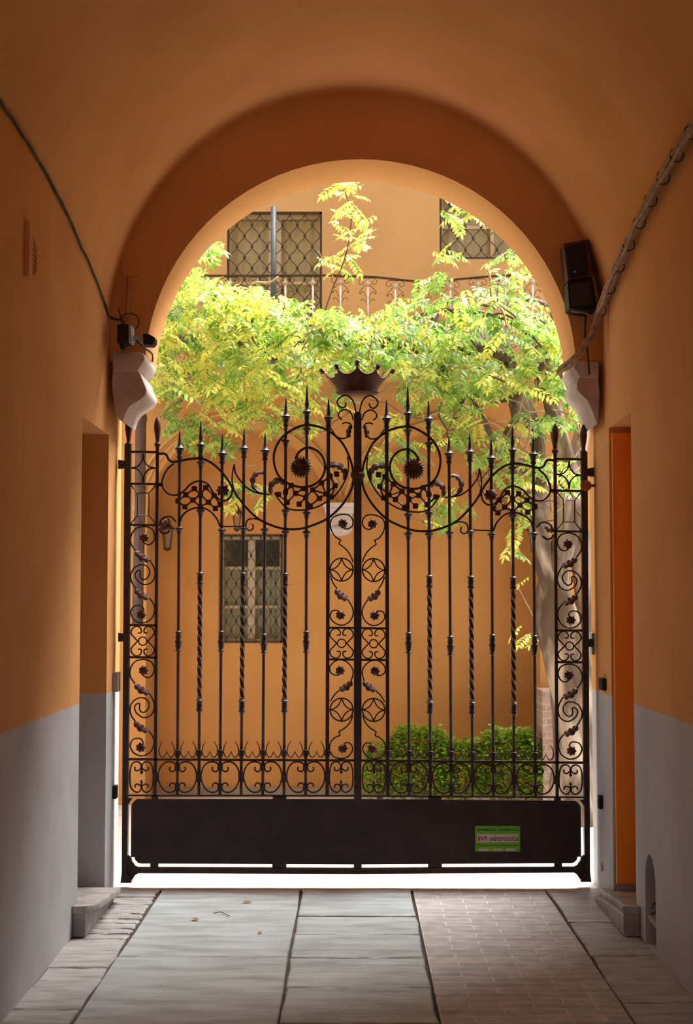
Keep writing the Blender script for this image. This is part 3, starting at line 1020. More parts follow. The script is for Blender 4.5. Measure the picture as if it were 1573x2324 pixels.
        gtube(sh([(339, 1357), (349, 1371), (351, 1387), (343, 1405), (324, 1414), (305, 1407), (297, 1390), (305, 1376), (321, 1375), (327, 1385)]), SW - .4, 'scroll', T)
        rosette(sh([(321, 1395)])[0], 10.2, T)
    # --- quatrefoils
    for cx, cy, sx in ((324, 1455, 1.0), (775.4, 1460, 1.0)):
        gtube(circle_pts(cx, cy, 9.5, 20), 2.8, 'ring', T, k=1, closed=True)
        for ax in (-1, 1):
            for ay in (-1, 1):
                L_ = [(11, 0), (18, -7), (26.5, -18), (22, -30), (11, -33.5), (3.5, -27), (4, -19), (11, -18.5)]
                gtube([(cx + ax * x * sx, cy + ay * (-1) * y * -1 if False else cy + ay * y) for x, y in L_], 3.0, 'c_scroll', T)
    # --- centre column
    gtube([(777, 1197), (788, 1201), (799, 1194), (801, 1182), (793, 1170), (776, 1167.5), (757, 1174), (749.6, 1188), (753, 1205), (762, 1219), (773.6, 1225)], SW - .4, 'scroll', T)
    gtube([(773.6, 1225), (769, 1234), ], SW - .4, 'cusp', T, smooth=False)
    gtube([(769, 1234), (783.7, 1245), (794.5, 1259), (801.5, 1276)], SW - .4, 'scroll', T)
    rosette((778, 1188), 10.2, T)
    for cy in (1292.8, 1610.5):
        gtube(circle_pts(775.4, cy, 26, 32), 3.2, 'ring', T, k=1, closed=True)
        for ax in (-1, 1):
            for ay in (-1, 1):
                gtube([(775.4, cy + ay * 25), (775.4 + ax * 6, cy + ay * 12), (775.4 + ax * 14, cy + ay * 4), (775.4 + ax * 25, cy)], 2.8, 'star_arc', T)
    gtube([(750, 1307), (756, 1323), (765, 1336)], SW - .4, 'stem', T)
    leaf((788, 1360), (761, 1338), 17, T, -3, 3)
    gtube([(788, 1359), (799, 1377), (801.5, 1394), (793, 1411), (776, 1419), (759, 1413), (749.6, 1400), (753, 1388), (762, 1385), (770, 1388)], SW - .4, 'scroll', T)
    rosette((773, 1396), 10.2, T)
    gtube([(768.5, 1531.6), (760, 1532), (750, 1525), (749, 1513), (759, 1501.5), (773, 1497), (789.5, 1504), (800, 1518), (801, 1532), (796.5, 1545)], SW - .4, 'scroll', T)
    rosette((772, 1522), 10.2, T)
    leaf((771, 1566), (799, 1546), 17, T, 3, 3)
    gtube([(771, 1566), (759, 1577), (750, 1592)], SW - .4, 'stem', T)
    gtube([(800.7, 1623), (795, 1638.6), (784, 1651), (769, 1660)], SW - .4, 'stem', T)
    gtube([(769, 1660), (772.7, 1668.7)], SW - .4, 'cusp', T, smooth=False)
    gtube([(772.7, 1668.7), (760, 1674), (750, 1686), (748.5, 1701.5), (756, 1715.5), (772.7, 1721.5), (789.5, 1717), (800, 1703), (798, 1691), (789.5, 1685), (780, 1687.6)], SW - .4, 'scroll', T)
    rosette((778, 1699), 10.2, T)
    # --- band of C scrolls between the two lower rails
    CS = [(-17, 1740), (-18, 1747), (-11, 1751), (-4, 1746), (-3.5, 1736), (-12, 1729.5), (-27, 1730), (-39, 1742), (-43.5, 1763), (-38, 1783), (-26, 1796), (-12, 1797.5), (-3.5, 1790), (-4, 1781), (-11, 1776.5), (-17, 1780), (-17, 1785)]
    for x0 in (403, 500, 596.5, 694):
        for ax in (-1, 1):
            gtube([(x0 + ax * -x, y) for x, y in CS], SW, 'c_scroll', T)
        for y in (1742, 1788):
            gtube([(x0, y - 6), (x0, y + 6)], 12, 'clamp', T, smooth=False, depth=0.016)
    for x0 in (451.5, 548, 645, 742, 355):
        gtube([(x0, 1753), (x0, 1774)], 13, 'clamp', T, smooth=False, depth=0.016)
    for x0 in (321.5, 774.5):
        FS = [(-15, 1740), (-15, 1747), (-8, 1749), (-1, 1742), (-3, 1733), (-11, 1728.5), (-21, 1733), (-26, 1750), (-26, 1778), (-21, 1792), (-11, 1798), (-3, 1794), (-1, 1785), (-8, 1779.5), (-14, 1781), (-15, 1787)]
        for ax in (-1, 1):
            gtube([(x0 + ax * x, y) for x, y in FS], SW - .2, 'c_scroll', T)
        for y0, y1 in ((1744, 1758), (1784, 1769)):
            f = MB(); glathe(f, lambda y, x0=x0: T((x0, y)), None, [(y0, 1.2), (y0 + (y1 - y0) * .3, 2), (y0 + (y1 - y0) * .7, 4.2), (y1, 1)] if y1 > y0 else list([(y1, 1), (y1 + 4.5, 4.2), (y1 + 10, 2), (y0, 1.2)]))
            f.build('drop', M_IRON, gate)
    # --- barbs over the lower rail
    bx = [354, 403, 452, 500.5, 548.5, 597, 645, 694, 743]
    for a_, b_ in zip(bx[:-1], bx[1:]):
        m_ = (a_ + b_) / 2
        for s0, ax in ((a_, 1), (b_, -1)):
            L_ = [(s0 + ax * 15, 1682), (s0 + ax * 9, 1693), (s0 + ax * 7, 1706), (s0 + ax * 10, 1715), (s0 + ax * 15, 1718.5), (s0 + ax * 20, 1715), (m_, 1705)]
            gtube(L_, 3.0, 'barb', T, taper=True)
    # --- scrolls beside the head of the centre post
    gtube([(807.5, 936), (804.6, 919), (797, 904), (783.6, 897), (770, 904), (765.5, 915), (774, 925), (783, 923), (785.5, 914)], 3.4, 'scroll', T)
    gtube([(801.8, 953), (797, 938), (783.6, 929.7), (772, 934), (768, 944), (776, 952.5)], 3.2, 'scroll', T)
    gtube([(750, 972), (755, 978), (763, 990), (778, 995.5), (791, 991)], 3.0, 'scroll', T)
    gtube([(777, 962), (785, 959), (795, 962), (799, 970)], 3.0, 'scroll', T)
    leaf((791, 993), (798, 964), 12, T, -3, 3)

# crown on the centre post
crown = empty('crown', (0, 0, 0))
cbase = at(811, 894, YG)
crown.location = cbase
crown.parent = gate
crown.location = cbase - gate.location
crown['label'] = 'rust brown iron crown on top of the centre post'
mb = MB()
NC = 160


def crown_rim(a):
    """height of the rim (photo px above the base) round the crown; a = 0 faces the camera"""
    peaks = [0, 36, 90, 144, 180, 216, 270, 324]
    deg = math.degrees(a) % 360
    best = min(min(abs(deg - p_), 360 - abs(deg - p_)) for p_ in peaks)
    # neighbours gap
    ps = sorted(peaks) + [360]
    for p0, p1 in zip(ps[:-1], ps[1:]):
        if p0 <= deg <= p1:
            g_ = (p1 - p0) / 2; break
    t = min(1, best / g_)
    low = 39 - 7 * abs(math.sin(a)); pk = 56 if (deg < 18 or deg > 342) else 50
    return low + (pk - low) * (1 - math.sqrt(max(0, 1 - (1 - t) ** 2)))


rings = [(0, 46), (3, 50), (6, 46), (9, 47), (13, 49)]
vs = []; fs = []
for (h, r) in rings:
    for k in range(NC):
        a = 2 * PI * k / NC
        vs.append(cbase + Vector((math.sin(a) * r / PXM, -math.cos(a) * r / PXM, h / PXM)))
for q in range(1, 6):
    for k in range(NC):
        a = 2 * PI * k / NC
        H = crown_rim(a)
        h = 13 + (H - 13) * q / 5
        r = 49 + 27 * ((h - 13) / 36.0) ** 1.2 * (0.85 + 0.22 * abs(math.sin(a)))
        vs.append(cbase + Vector((math.sin(a) * r / PXM, -math.cos(a) * r / PXM, h / PXM)))
nr = len(rings) + 5
for i in range(nr - 1):
    for k in range(NC):
        fs.append((i * NC + k, i * NC + (k + 1) % NC, (i + 1) * NC + (k + 1) % NC, (i + 1) * NC + k))
fs.append(tuple(range(NC)))
mb.add(vs, fs)
cb = mb.build('circlet', M_RUST, None, smooth=True)
so = cb.modifiers.new('t', 'SOLIDIFY'); so.thickness = 0.006
place(cb, crown)
for p_ in (0, 36, 90, 144, 180, 216, 270, 324):
    a = math.radians(p_)
    H = crown_rim(a); r = 49 + 27 * ((H - 13) / 36.0) ** 1.2 * (0.85 + 0.22 * abs(math.sin(a)))
    c_ = cbase + Vector((math.sin(a) * r / PXM, -math.cos(a) * r / PXM, (H - 1) / PXM))
    f = MB()
    f.lathe([(-.006, .007), (-.001, .014), (.004, .016), (.008, .008), (.014, .015), (.022, .012), (.029, .003)], c_, (math.sin(a) * .6, -math.cos(a) * .6, 1), 9)
    f.build('knob', M_RUST, crown)

# lower sheet panel, bottom bar and tabs
lo = lambda T, L_: [T(p_) for p_ in L_]
left_edge = [(812, 1814), (310, 1814), (306, 1817), (301, 1823), (298, 1829), (297, 1945), (305, 1945), (307, 1952), (313, 1958), (320, 1960), (812, 1962)]
right_edge = [mir(p_) for p_ in left_edge]
outl = [Vector(p_) for p_ in left_edge] + list(reversed(right_edge))
outl = [p_ for i, p_ in enumerate(outl) if i not in (len(left_edge), len(outl) - 1)]
sheet = plate('kick_panel', [[(p_.x, -p_.y) for p_ in outl]], lambda u, v: G((u, -v), -0.012), (0, 0.02, 0), M_SHEET, gate)
for T in (ident, mir):
    gquad([(288, 1969), (812, 1971), (812, 1984), (288, 1982)], 'bottom_bar', T, 0.016)
    gquad([(288, 1940), (297, 1947), (299, 1956), (306, 1966), (318, 1971), (288, 1971)], 'gusset', T, 0.014)
    gquad([(288, 1981), (316, 1981), (307, 1986), (302, 1994), (297, 1999), (288, 2000)], 'gusset', T, 0.014)
    gquad([(288, 1812), (301, 1812), (296, 1818), (291, 1826), (288, 1826)], 'gusset', T, 0.014)
    for a_, b_ in ((344, 359), (619, 650)):
        gquad([(a_, 1806), (b_, 1806), (b_, 1816), (a_, 1816)], 'tab', T, 0.010)
    for a_, b_ in ((341, 359), (618, 650)):
        gquad([(a_, 1958), (b_, 1958), (b_, 1972), (a_, 1972)], 'tab', T, 0.010)
    # hinge straps to the wall
    for y in (1053, 1446):
        gquad([(268, y - 10), (284, y - 7), (284, y + 9), (268, y + 11)], 'hinge', T, 0.016)
gquad([(803, 1955), (821, 1955), (821, 1975), (803, 1975)], 'tab', ident, 0.010)

# ------------------------------------------------------------------ sign on the gate panel
sg_a, sg_b = at(1078.5, 1875, YG - 0.02), at(1181, 1933, YG - 0.02)
W, H = sg_b.x - sg_a.x, sg_a.z - sg_b.z
sign = empty('gate_sign', (sg_a.x, YG - 0.018, sg_b.z))
tag(sign, 'small green and white rectangular sign fixed to the gate panel', 'sign')
ZT = sg_b.z


def sbox(u0, v0, u1, v1, name, mat, lift):
    b = MB()
    b.box((sg_a.x + u0 * W, YG - 0.013, ZT + (1 - v1) * H), (sg_a.x + u1 * W, YG - 0.016 - lift, ZT + (1 - v0) * H))
    return b.build(name, mat, sign)


sbox(0, 0, 1, 1, 'sign_plate', M_SGREEN, 0)
sbox(0.035, 0.31, 0.972, 0.64, 'white_band', M_SWHITE, 0.0012)
for k, u in enumerate((0.08, 0.40, 0.68)):
    sbox(u, 0.88, u + 0.215, 0.965, 'white_box', M_SWHITE, 0.0012)
sbox(0.305, 0.88, 0.385, 0.965, 'yellow_box', M_YEL, 0.0012)
sbox(0.03, 0.745, 0.97, 0.775, 'small_print_line', M_SDGREEN, 0.0010)


def text(body, u0, v0, u1, v1, mat, name, shear=0.0, bold=0.0):
    cu = bpy.data.curves.new('t', 'FONT'); cu.body = body; cu.shear = shear; cu.offset = bold; cu.extrude = 0.02
    o = bpy.data.objects.new('t', cu); COL.objects.link(o)
    dg = bpy.context.evaluated_depsgraph_get()
    me = bpy.data.meshes.new_from_object(o.evaluated_get(dg))
    bpy.data.objects.remove(o); bpy.data.curves.remove(cu)
    xs = [v.co.x for v in me.vertices]; ys_ = [v.co.y for v in me.vertices]
    x0, x1, y0, y1 = min(xs), max(xs), min(ys_), max(ys_)
    for v in me.vertices:
        uu = u0 + (v.co.x - x0) / (x1 - x0) * (u1 - u0); vv = (v.co.y - y0) / (y1 - y0)
        zz = ZT + (1 - v1) * H + vv * (v1 - v0) * H
        v.co = Vector((sg_a.x + uu * W, YG - 0.0182 - (0.0006 if v.co.z > 0 else 0), zz))
    me.materials.clear(); me.materials.append(mat)
    o = bpy.data.objects.new(name, me); COL.objects.link(o)
    me.shade_flat(); bm_ = bmesh.new(); bm_.from_mesh(me); bmesh.ops.recalc_face_normals(bm_, faces=bm_.faces); bm_.to_mesh(me); bm_.free()
    place(o, sign)
    return o


text('SERRAMENTO  AUTOMATICO', 0.04, 0.10, 0.96, 0.19, M_SDARK, 'heading', 0, 0.01)
text('BVF', 0.055, 0.40, 0.275, 0.585, M_SRED, 'red_letters', 0.12, 0.012)
text('elettronica', 0.325, 0.385, 0.955, 0.59, M_SDARK, 'script_lettering', 0.45, 0.0)

# ------------------------------------------------------------------ fittings on walls
# hinge pins / receivers in the jambs
def wallbox(name, mat, X, y0, y1, z0, z1, d, label, cat, bev=0.004):
    b = MB(); b.box((X, y0, z0), (X + d, y1, z1))
    return tag(b.build(name, mat, bevel=bev), label, cat)


def on_wall(px, py, X):
    """point on the side wall X seen at px, py"""
    d = RCAM @ Vector(((px - 786.5) / F_PX, -(py - 1162.0) / F_PX, -1.0))
    t = X / d.x
    return Vector((X, d.y * t, EYE + d.z * t))


wallbox('photocell', M_BLACK, XL, 8.43, 8.50, on_wall(264, 1806, XL).z, on_wall(264, 1777, XL).z, 0.022, 'small black photocell on the left jamb beside the gate panel', 'sensor')
wallbox('photocell', M_BLACK, XR, 8.30, 8.36, on_wall(1344, 1816, XR).z, on_wall(1344, 1787, XR).z, -0.022, 'small black photocell on the right jamb, low beside the gate panel', 'sensor')
wallbox('switch_box', M_GREYP, XL, 8.40, 8.50, 1.095, 1.205, 0.030, 'pale grey box on the left jamb just above the dado', 'switch box')
wallbox('key_switch', M_BLACK, XR, 8.15, 8.27, at(1347, 1566, 8.2).z, at(1347, 1539, 8.2).z, -0.024, 'black key switch box on the right jamb just above the dado', 'switch box')
wallbox('lock_box', M_GREYP, XR, 8.53, 8.63, at(1339, 1487, 8.5).z, at(1339, 1437, 8.5).z, -0.018, 'narrow grey box on the right jamb beside the gate post', 'box')
mb = MB(); c_ = at(1337, 1965, 8.36)
mb.lathe([(0, .028), (.010, .026), (.014, .018)], (XR, 8.34, c_.z), (-1, 0, 0), 16)
tag(mb.build('round_cap', M_GREYP, autosmooth=1.0), 'round grey cap low on the right jamb at the gate foot', 'cap')
mb = MB(); c_ = at(1330, 1102, 8.44)
mb.lathe([(0, .030), (.012, .032), (.020, .024)], (c_.x, 8.455, c_.z), (0, -1, 0), 20)
mb.box((c_.x, 8.44, c_.z - .008), (XR, 8.46, c_.z + .008))
tag(mb.build('pivot_cap', noise_mat('rust_orange', (0.30, 0.10, 0.03), (0.38, 0.14, 0.04), 20), autosmooth=1.0), 'round rusty orange pivot cap at the top of the right gate post', 'hinge cap')
# conduit dropping under the left corbel
# vent on the left wall
vent = empty('wall_vent', (XL, VENTY, VENTZ))
mb = MB(); mb.lathe([(0, .078), (-.03, .078)], (XL - 0.03, VENTY, VENTZ), (1, 0, 0), 20)
b = MB()
for k in range(-3, 4):
    z = VENTZ + k * 0.022
    hw = 0.075 * math.sqrt(max(0, 1 - (k * 0.022 / 0.08) ** 2))
    b.box((XL - 0.010, VENTY - hw, z - .003), (XL - 0.004, VENTY + hw, z + .003))
for k in range(-2, 3):
    y = VENTY + k * 0.028
    hz = 0.080 * math.sqrt(max(0, 1 - (k * 0.028 / 0.076) ** 2))
    b.box((XL - 0.012, y - .003, VENTZ - hz), (XL - 0.004, y + .003, VENTZ + hz))
b.build('grille', M_VAULT, vent)
b = MB(); b.box((XL - 0.02, VENTY - 0.072, VENTZ - .078), (XL - 0.03, VENTY + .072, VENTZ + .078)); b.build('shade_backing', M_BLACK, vent)  # black sheet stands in for the shade inside the vent
tag(vent, 'small oval vent with a mesh grille in the left wall', 'vent')
b = MB()
b.box((XL - 0.001, 6.03, on_wall(48, 620, XL).z), (XL + 0.020, 6.10, on_wall(48, 490, XL).z))
tag(b.build('trunking_cover', M_VAULT, bevel=0.003), 'short vertical ochre painted cover strip beside the left wall vent', 'cover strip')
# boot scraper in the right niche
bs = empty('boot_scraper', (XR + 0.03, 7.0, 0.17))
b = MB(); b.tube([(XR + .10, 6.92, .19), (XR + .02, 6.95, .20), (XR + .0, 7.0, .165), (XR + .02, 7.06, .20), (XR + .10, 7.1, .19)], 0.006, 6)
b.build('hook', M_IRON, bs)
b = MB(); b.box((XR + 0.01, 6.905, .105), (XR + .12, 7.135, .135)); b.build('shelf', M_STEP, bs, bevel=.004)
tag(bs, 'small iron scraper on a stone ledge in the arched niche of the right wall', 'boot scraper')

# ------------------------------------------------------------------ cables
def crease(side, y, off=0.012):
    X = XL if side < 0 else XR
    return Vector((X - side * off, y, spring(y) - 0.01))


rnd = random.Random(5)
mb = MB()
ysq = [8.13 - 0.14 * i for i in range(60)]
for q in range(2):
    pts = []
    for i, y in enumerate(ysq):
        p = crease(-1, y, 0.006 + 0.006 * q)
        pts.append(p + Vector((0, 0, rnd.uniform(-.008, .008) - 0.012 * q)))
    mb.tube(spline([at(284, 742, 8.05), at(279, 728, 8.07)] + pts, 3), 0.0048, 5)
tag(mb.build('cable_run', M_CABLE_D, smooth=True), 'thin dark cable along the left foot of the vault', 'cable')
bund = empty('cable_bundle', crease(1, 7.5))
for q in range(6):
    pts = []
    for i, y in enumerate(ysq):
        p = crease(1, y, 0.022 + 0.017 * (q % 3))
        pts.append(p + Vector((rnd.uniform(-.005, .005), 0, rnd.uniform(-.010, .010) + 0.022 * (q // 3) - 0.017 * (q % 3) - 0.02)))
    tail = [at(1269, 850, 8.34), at(1276, 838, 8.22), at(1292, 824, 8.10), at(1306, 812, 8.06), at(1318, 800, 8.05), at(1332, 782, 8.04), at(1345, 757, 8.03)]
    tail = [t_ + Vector((rnd.uniform(-.014, .014), 0, rnd.uniform(-.018, .018))) for t_ in tail]
    b = MB(); b.tube(spline(tail + pts[1:], 3), 0.0095, 6)
    b.build('cable', M_CABLE, bund, smooth=True)
for i in range(16):
    y = 8.0 - 0.27 * i
    c_ = crease(1, y, 0.034) - Vector((0, 0, .030))
    b = MB()
    b.tube([c_ + Vector((0.028 * math.cos(a), 0.0, 0.030 * math.sin(a))) for a in [2 * PI * k / 10 for k in range(10)]], 0.0035, 5, closed=True)
    b.build('cable_tie', M_CABLE_D, bund)
tag(bund, 'thick dusty bundle of brown cables along the right foot of the vault', 'cables')

# loops of wire above the left junction box
mb = MB()
mb.tube(spline([at(275, 738, 8.10), at(280, 715, 8.12), at(300, 712, 8.15), at(314, 722, 8.16), at(313, 740, 8.15), at(300, 752, 8.12)], 5), 0.0035, 5)
mb.tube(spline([at(278, 738, 8.10), at(272, 712, 8.12), at(268, 700, 8.12)], 5), 0.004, 5)
mb.tube(spline([at(298, 762, 8.10), at(315, 778, 8.10), at(328, 790, 8.14), at(345, 803, 8.3), at(346, 820, 8.45)], 5), 0.0055, 5)
tag(mb.build('loose_wire', M_CABLE_D, smooth=True), 'loose looping wires over the black box on the left corbel', 'wire')
# junction box
jb = empty('junction_box', at(281, 786, 8.05))
a, b_ = at(267, 737, 8.02), at(293, 779, 8.02)
b = MB(); b.box((a.x, 8.0, b_.z), (b_.x, 8.12, a.z)); b.build('housing', M_BLACK, jb, bevel=0.006)
b = MB(); b.box((b_.x, 8.0, b_.z + .004), (b_.x + .014, 8.12, a.z - .004)); b.build('side_plate', M_GREYP, jb, bevel=0.002)
a2, b2 = at(274, 779, 8.04), at(284, 792, 8.04)
b = MB(); b.box((a2.x, 8.02, b2.z), (b2.x, 8.08, a2.z)); b.build('gland', M_BLACK, jb)
tag(jb, 'square black junction box above the left corbel', 'junction box')
# security camera
sc_ = empty('security_camera', at(322, 775, 8.06))
hd = at(338, 770, 8.03)
b = MB(); b.prism([at(324, 757, 7.98), at(338, 758, 7.98), at(352, 766, 7.98), at(351, 776, 7.98), at(344, 783, 7.98), at(325, 781, 7.98)], (0, 0.10, 0)); b.build('hood', M_BLACK, sc_, bevel=0.004)
b = MB(); b.prism([at(314, 760, 8.03), at(326, 757, 8.03), at(326, 779, 8.03), at(314, 774, 8.03)], (0, 0.05, 0)); b.build('body', M_GREYP, sc_, bevel=0.003)
b = MB(); b.tube([at(300, 770, 8.08), at(306, 766, 8.07), at(316, 766, 8.06)], 0.011, 8); b.tube([at(300, 770, 8.08), at(303, 775, 8.19)], 0.012, 8); b.build('bracket', M_GREYP, sc_, smooth=True)
b = MB(); b.lathe([(0, .014), (.006, .013)], at(342, 770, 7.981), (0, -1, 0), 14); b.build('lens', M_BLACK, sc_)
tag(sc_, 'small security camera with a black hood beside the left corbel', 'camera')

# twin-box fixture on the right of the arch wall
fx = empty('floodlight', at(1316, 640, YF))
up = [(1279, 553), (1336, 542), (1347, 628), (1289, 637)]
dn = [(1288, 640), (1346, 632), (1356, 700), (1330, 706), (1292, 700)]


def slab_px(poly, y0, y1, name, mat, bev=0.004):
    b = MB(); b.prism([at(p_[0], p_[1], y0) for p_ in poly], (0, y1 - y0, 0)); return b.build(name, mat, fx, bevel=bev)


slab_px(up, 8.05, 8.19, 'upper_housing', M_RUST)
slab_px([(1285, 558), (1328, 550), (1336, 624), (1294, 631)], 8.043, 8.052, 'upper_glass', M_BLACK, 0.002)
slab_px(dn, 8.03, 8.19, 'lower_housing', M_BLACK, 0.008)
slab_px([(1294, 646), (1338, 639), (1345, 690), (1298, 694)], 8.022, 8.032, 'lower_face', M_SHEET, 0.002)
b = MB(); b.lathe([(0, .008), (.004, .006)], at(1305, 617, 8.043), (0, -1, 0), 12); b.build('painted_glint', M_GLINT, fx)  # small disc painted as the reflection on the black glass
b = MB()
b.tube(spline([at(1289, 645, 8.12), at(1291, 690, 8.10), at(1300, 706, 8.08), at(1325, 708, 8.08), at(1345, 722, 8.1), at(1352, 735, 8.13)], 5), 0.006, 6)
b.build('flex', M_CABLE, fx, smooth=True)
b = MB(); b.tube([at(1329, 712, 8.17), at(1328, 760, 8.17), at(1334, 800, 8.15), at(1338, 850, 8.11)], 0.006, 6); b.build('drop_cable', M_CABLE_D, fx)
tag(fx, 'black twin-box floodlight fixed beside the arch on the right', 'floodlight')

# ------------------------------------------------------------------ courtyard
YA, YW = 11.9, 12.4          # arcade face, recessed wall
YU = 12.0                    # upper wall face
a1 = at(540, 1175, YA); a2 = at(1017, 1175, YA); RA = 207 * YA / F_PX
opening = [(a1.x - RA, -0.2), (a1.x - RA, a1.z)]
for k in range(1, 25):
    a = PI - PI * k / 24
    opening.append((a1.x + RA * math.cos(a), a1.z + RA * math.sin(a)))
for k in range(0, 25):
    a = PI - PI * k / 24
    opening.append((a2.x + RA * math.cos(a), a2.z + RA * math.sin(a)))
opening.append((a2.x + RA, -0.2))
zt = 3.36
loop = [(-6, -0.2), (-6, zt), (6, zt), (6, -0.2)] + list(reversed(opening))
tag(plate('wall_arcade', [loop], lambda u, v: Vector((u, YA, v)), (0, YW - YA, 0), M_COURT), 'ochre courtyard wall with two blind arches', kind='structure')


def wall_with_holes(name, x0, x1, z0, z1, Y, depth, holes, mat, label):
    o = plate(name, [[(x0, z0), (x1, z0), (x1, z1), (x0, z1)]] + holes, lambda u, v: Vector((u, Y, v)), (0, depth, 0), mat)
    return tag(o, label, kind='structure')


wl, wh = at(497, 1459, YW), at(642, 1213, YW)
LW = (wl.x, wh.x, wl.z, wh.z)
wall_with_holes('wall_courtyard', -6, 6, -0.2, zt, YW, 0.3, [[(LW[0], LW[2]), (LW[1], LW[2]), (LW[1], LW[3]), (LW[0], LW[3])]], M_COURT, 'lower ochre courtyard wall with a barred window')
u1a, u1b = at(514, 838, YU), at(731, 480, YU)
u2a, u2b = at(998, 588, YU), at(1240, 432, YU)
H1 = [(u1a.x, u1a.z), (u1b.x, u1a.z), (u1b.x, u1b.z), (u1a.x, u1b.z)]
H2 = [(u2a.x, u2a.z), (u2b.x, u2a.z), (u2b.x, u2b.z), (u2a.x, u2b.z)]
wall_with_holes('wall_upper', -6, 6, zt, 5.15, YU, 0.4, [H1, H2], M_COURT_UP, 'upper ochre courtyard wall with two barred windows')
# plinth and side walls of the courtyard
b = MB(); b.box((a1.x - RA + .01, YW - 0.03, 0), (a2.x + RA - .01, YW - 0.001, 0.078))
tag(b.build('baseboard_courtyard', M_PLINTH), 'low grey plinth of the courtyard wall', kind='structure')
# archivolt mouldings
mo = MB()
for cc in (a1, a2):
    for rr, th in ((RA + 0.055, 0.014), (RA + 0.11, 0.020)):
        pts = [Vector((cc.x + rr * math.cos(a), YA - 0.004, cc.z + rr * math.sin(a))) for a in [PI * 0.02 + PI * 0.96 * k / 40 for k in range(41)]]
        # keep the two arches from crossing over the middle corbel
        mid = (a1.x + a2.x) / 2
        pts = [p_ for p_ in pts if (p_.x < mid - .01 if cc is a1 else p_.x > mid + .01)]
        mo.tube(pts, th, 6, flat=(th * .5, .014))
tag(mo.build('trim_4', M_MOULD), 'raised mouldings round the blind arches', kind='structure')
co = MB()
for zz0, zz1, pr in ((3.225, 3.25, 0.03), (3.25, 3.30, 0.06), (3.30, 3.36, 0.10)):
    co.box((-3.2, YA - pr, zz0), (3.2, YA + .02, zz1))
tag(co.build('trim_5', M_MOULD), 'cornice under the balcony', kind='structure')
# middle corbel between the arches
cc = at(770, 1210, YA)
cr_ = empty('corbel', (cc.x, YA, cc.z))
for nm, x0, x1, y0, y1, pr in (('abacus', 733, 806, 1142, 1152, .10), ('moulding', 738, 803, 1152, 1166, .07), ('bracket', 745, 800, 1166, 1196, .05)):
    p0, p1 = at(x0, y0, YA), at(x1, y1, YA)
    b = MB(); b.box((p0.x, YA - pr, p1.z), (p1.x, YA + .3, p0.z)); b.build(nm, M_STONE, cr_, bevel=.006)
p0 = at(772, 1196, YA)
b = MB(); b.lathe([(0, .10), (.03, .095), (.055, .07), (.07, .02)], (p0.x, YA + 0.02, p0.z), (0, 0, -1), 16); b.build('boss', M_STONE, cr_, smooth=True)
tag(cr_, 'grey stone corbel between the two blind arches, behind the gate centre', 'corbel')

# ------------------------------------------------------------------ windows
def ogee_grille(mb, x0, x1, z0, z1, Y, nx, r, aspect=1.45):
    """two families of waving bars that touch at knots"""
    dx = (x1 - x0) / nx
    dz = dx * aspect
    n = int((z1 - z0) / dz * 6) + 1
    for k in range(nx):
        for ph0 in (0, PI):
            pts = []
            for i in range(n + 1):
                z = z1 - (z1 - z0) * i / n
                ph = PI * (z1 - z) / dz + ph0
                pts.append((x0 + dx * (k + 0.5 - 0.5 * math.cos(ph)), Y, z))
            if (k % 2 == 0) == (ph0 == 0): mb.tube(pts, r, 4)
    rows = int((z1 - z0) / dz) + 1
    for k in range(1, nx):
        for q in range(rows + 1):
            z = z1 - dz * q
            if z < z0 + .01 or (q + k) % 2: continue
            mb.lathe([(-.012, r), (-.006, r * 2.3), (.006, r * 2.3), (.012, r)], (x0 + dx * k, Y, z), (0, 0, 1), 6)


